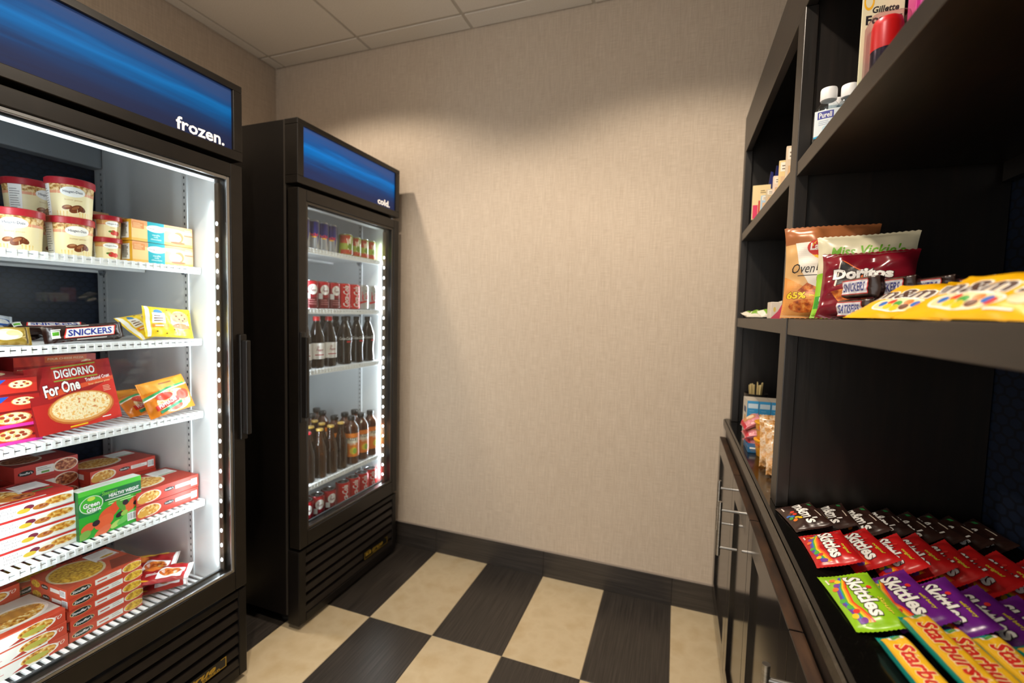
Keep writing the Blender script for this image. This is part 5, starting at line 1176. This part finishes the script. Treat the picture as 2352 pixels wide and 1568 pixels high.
# ---- far bay, middle shelf: sachets and small boxes
g = 'pastel boxes in the far bay'
for i, (x, c, c2, l) in enumerate(((1.446, '#e8dccb', '#d8506a', 'small cream and pink box in the far bay'), (1.468, '#e8e2d2', '#5a7aa8', 'small cream and grey blue box in the far bay'), (1.490, '#e6e4cc', '#86b04a', 'small cream and green box in the far bay'), (1.512, '#e8d6cc', '#d87a7a', 'small cream and salmon box beside the divider'))):
    o = carton('pastel_box', .030, .05, .046, C(c, .4), 'box', (lambda cc: lambda p: (p.poly([(-1, -1), (.9, -1), (.9, .9), (.2, -.1)], C(cc)), p.ell(-.35, .1, .2, .3, C('#e8c86a'))))(c2)); o.location = (x+.009*i, -.70-.01*i, ZM); tag(o, l, 'box', g)
    o.rotation_euler = (0, 0, 0)
o = carton('pink_box', .040, .05, .078, C('#dc8f9a', .4), 'box', lambda p: p.poly([(-1, -1), (1, -1), (1, .4)], C('#c9485e'))); o.location = (1.548, -.62, ZM); tag(o, 'taller pink box at the back of the pastel boxes', 'box')
def art_sach(p): p.rect(-.6, -.7, .2, .7, C('#7fae3a')).ell(.4, 0, .3, .5, C('#e8d8b8'))
sch = bag('sweetener_sachet', .066, .044, .024, C('#e6dfce', .45), 'sachet', art_sach, pa=4, pb=3, seed=111, nu=18, nv=12)
for i, (x, y, z, t, l) in enumerate(((1.437, -.36, 0, .4, 'rolled pale sachet at the very end of the far shelf'), (1.448, -.44, 0, -.5, 'white and green sachet lying next to the rolled one'), (1.462, -.50, .012, .9, 'pale green sachet on top of the little pile'), (1.458, -.56, 0, .2, 'grey blue sachet under the little pile'), (1.485, -.58, .014, .6, 'cream sachet leaning on the pastel boxes'), (1.505, -.54, .018, 1.2, 'grey sachet behind the pastel boxes'))):
    settle(place(sch, (x, y, ZM+z), eul(RZ(t) @ RX(dg(15+10*(i % 2)))), l, 'sachets in the far bay'), 1.3212)
# ---- far bay, counter
o = MB().lathe([(.036, ZC), (.038, ZC+.004), (.041, ZC+.140), (.0425, ZC+.143), (.040, ZC+.1435), (.037, ZC+.02)], C('#4a4642', .3, .7), n=30, c=(1.492, -.165)).build('stirrer_cup', None, (1.492, -.165, ZC), smooth=True); tag(o, 'dark metal cup holding wooden stirrers in the far corner', 'cup')
for i in range(12):
    a = i*2.4; r1 = .024*math.sqrt((i+.5)/12); q0 = Vector((1.492+r1*math.cos(a)*.6, -.165+r1*math.sin(a)*.6, ZC+.022)); q1 = q0+Vector((math.cos(a)*.012, math.sin(a)*.012, .150+.006*(i % 3)))
    mb = MB().box(-.0028, .0028, -.001, .001, 0, (q1-q0).length, C('#d9c489', .6)).box(-.0022, .0022, -.0012, .0012, (q1-q0).length-.004, (q1-q0).length+.0018, C('#e2d09a', .6)); o = mb.build('wooden_stirrer', None, (0, 0, 0)); o.location = q0; o.rotation_mode = 'QUATERNION'; o.rotation_quaternion = (q1-q0).to_track_quat('Z', 'Y') @ RZ(a).to_quaternion()
    tag(o, 'thin wooden stirrer standing in the dark metal cup', 'stirrer', 'wooden stirrers in the metal cup')
def art_bb(p): p.rect(-.85, .62, .85, .86, C('#cfe6f4')).lines(-.6, .6, .3, .55, 2, C('#7fc0e8'), .3).lines(-.5, .5, -.8, .15, 7, C('#e8a04a'), .45)
bbx = carton('blue_snack_box', .037, .10, .140, C('#3f9fd8', .35), 'box', art_bb, lambda p: p.rect(-1, -1, 1, 1, C('#d8d0c4')), lambda p: (p.rect(-1, -1, 1, 1, C('#d8d4c8')), p.ell(.1, -.2, .5, .4, C('#d8a45a')), p.rect(-.5, .3, .5, .6, C('#2a3f6a'))))
for i, l in enumerate(('light blue snack box at the counter edge in the far bay', 'light blue snack box in the middle of three', 'light blue snack box beside the divider')):
    place(bbx, (1.459+.038*i, -.29, ZC), (0, 0, 0), l, 'light blue snack boxes')
def art_muf(p): p.ell(0, .1, .6, .7, C('#c98a5a')).ell(.1, .2, .4, .4, C('#e8c8a8')).rect(-.9, -.9, .9, -.55, C('#c8283a'))
muf = bag('muffin_pack', .085, .07, .034, C('#d88a92', .25), 'snack', art_muf, pa=4, pb=3, seed=121)
settle(place(muf, (1.458, -.44, ZC), eul(RZ(-PI/2) @ RX(dg(6))), 'pink and red muffin pack lying on the counter', 'muffin packs'), .885); settle(place(muf, (1.456, -.44, ZC+.038), eul(RZ(-PI/2) @ RX(dg(20))), 'pink and red muffin pack under the perched one', 'muffin packs'), .885); settle(place(muf, (1.452, -.43, ZC+.05), eul(RZ(-PI/2) @ RX(dg(40))), 'clear pink muffin pack perched at the counter edge', 'muffin packs'), .885)
def art_cup(p): p.rect(-3.1, -.95, 3.1, .9, C('#e8a02a')).rect(-1.2, -.2, .2, .7, C('#e86a1e')).rect(-1.6, -.6, -.8, .2, C('#2a5ab8')).lines(-.9, .0, .1, .5, 2, C('#3a1a0a'), .4).rect(.4, -.8, 1.2, .6, C('#e6d8b4')).lines(.5, 1.1, -.7, .5, 5, C('#8a6a3a'), .4)
def mac():
    o = MB().lathe([(.030, 0), (.031, .002), (.0385, .078)], C('#e8a02a', .35), n=30).build('noodle_cup', None, (0, 0, 0), smooth=True)
    MB().lathe([(.0395, .074), (.041, .075), (.041, .081), (.039, .083), (.034, .082)], C('#eea91c', .35), n=30).build('yellow_lid', o, smooth=True)
    p = Pr(); p.face(lambda u, v, f: (lambda r: (r*math.sin(u), -r*math.cos(u), .039+v))(.030+.0085*(.039+v)/.078+f), 1, .036, .15, .02, rad=.036); art_cup(p); p.build(o); o['category'] = 'cup'; return o
mc = mac(); g = 'yellow lidded noodle cups'
place(mc, (1.476, -.545, ZC), (0, 0, dg(-10)), 'yellow lidded noodle cup at the bottom of the stack', g, sc=(1, 1, .66)); place(mc, (1.476, -.545, ZC+.0556), (0, 0, dg(10)), 'yellow lidded noodle cup on top of the stack', g, sc=(1, 1, .66))
def art_tr(p): dots(p, [(-.6, .3), (-.2, -.3), (.2, .4), (.5, -.2), (.0, .1), (-.5, -.5), (.6, .5), (.3, -.6)], ['#d88a3a', '#c9a060', '#e8c890', '#a8642a'], .16, q=1.2)
clr = bag('clear_snack_bag', .15, .10, .04, noise_mat('clear_wrap_snacks', ['#8a5a2a', '#d8a468', '#e8d4b8', '#c88a4a'], nscale=60, detail=3, rough=.12, spec=.7), 'snack', art_tr, pa=4, pb=2.6, wr=.2, seed=131)
g = 'clear bags of orange snacks'
for i, (y, z, ti, l) in enumerate(((-.64, .075, 82, 'clear bag of orange snacks standing beside the noodle cups'), (-.71, .072, 76, 'clear bag of orange snacks in the middle of the standing row'), (-.785, .07, 80, 'clear bag of orange snacks standing next to the divider'))):
    place(clr, (1.478+.004*i, y, ZC+z), eul(RZ(dg(8)) @ RX(dg(ti)) @ RZ(PI/2)), l, g)
pack('blue_tray', 1.448, -.475+.0, ZC, .05, .02, .10, '#2a6a9a', 'flat blue carton lying under the muffin packs', 'box')
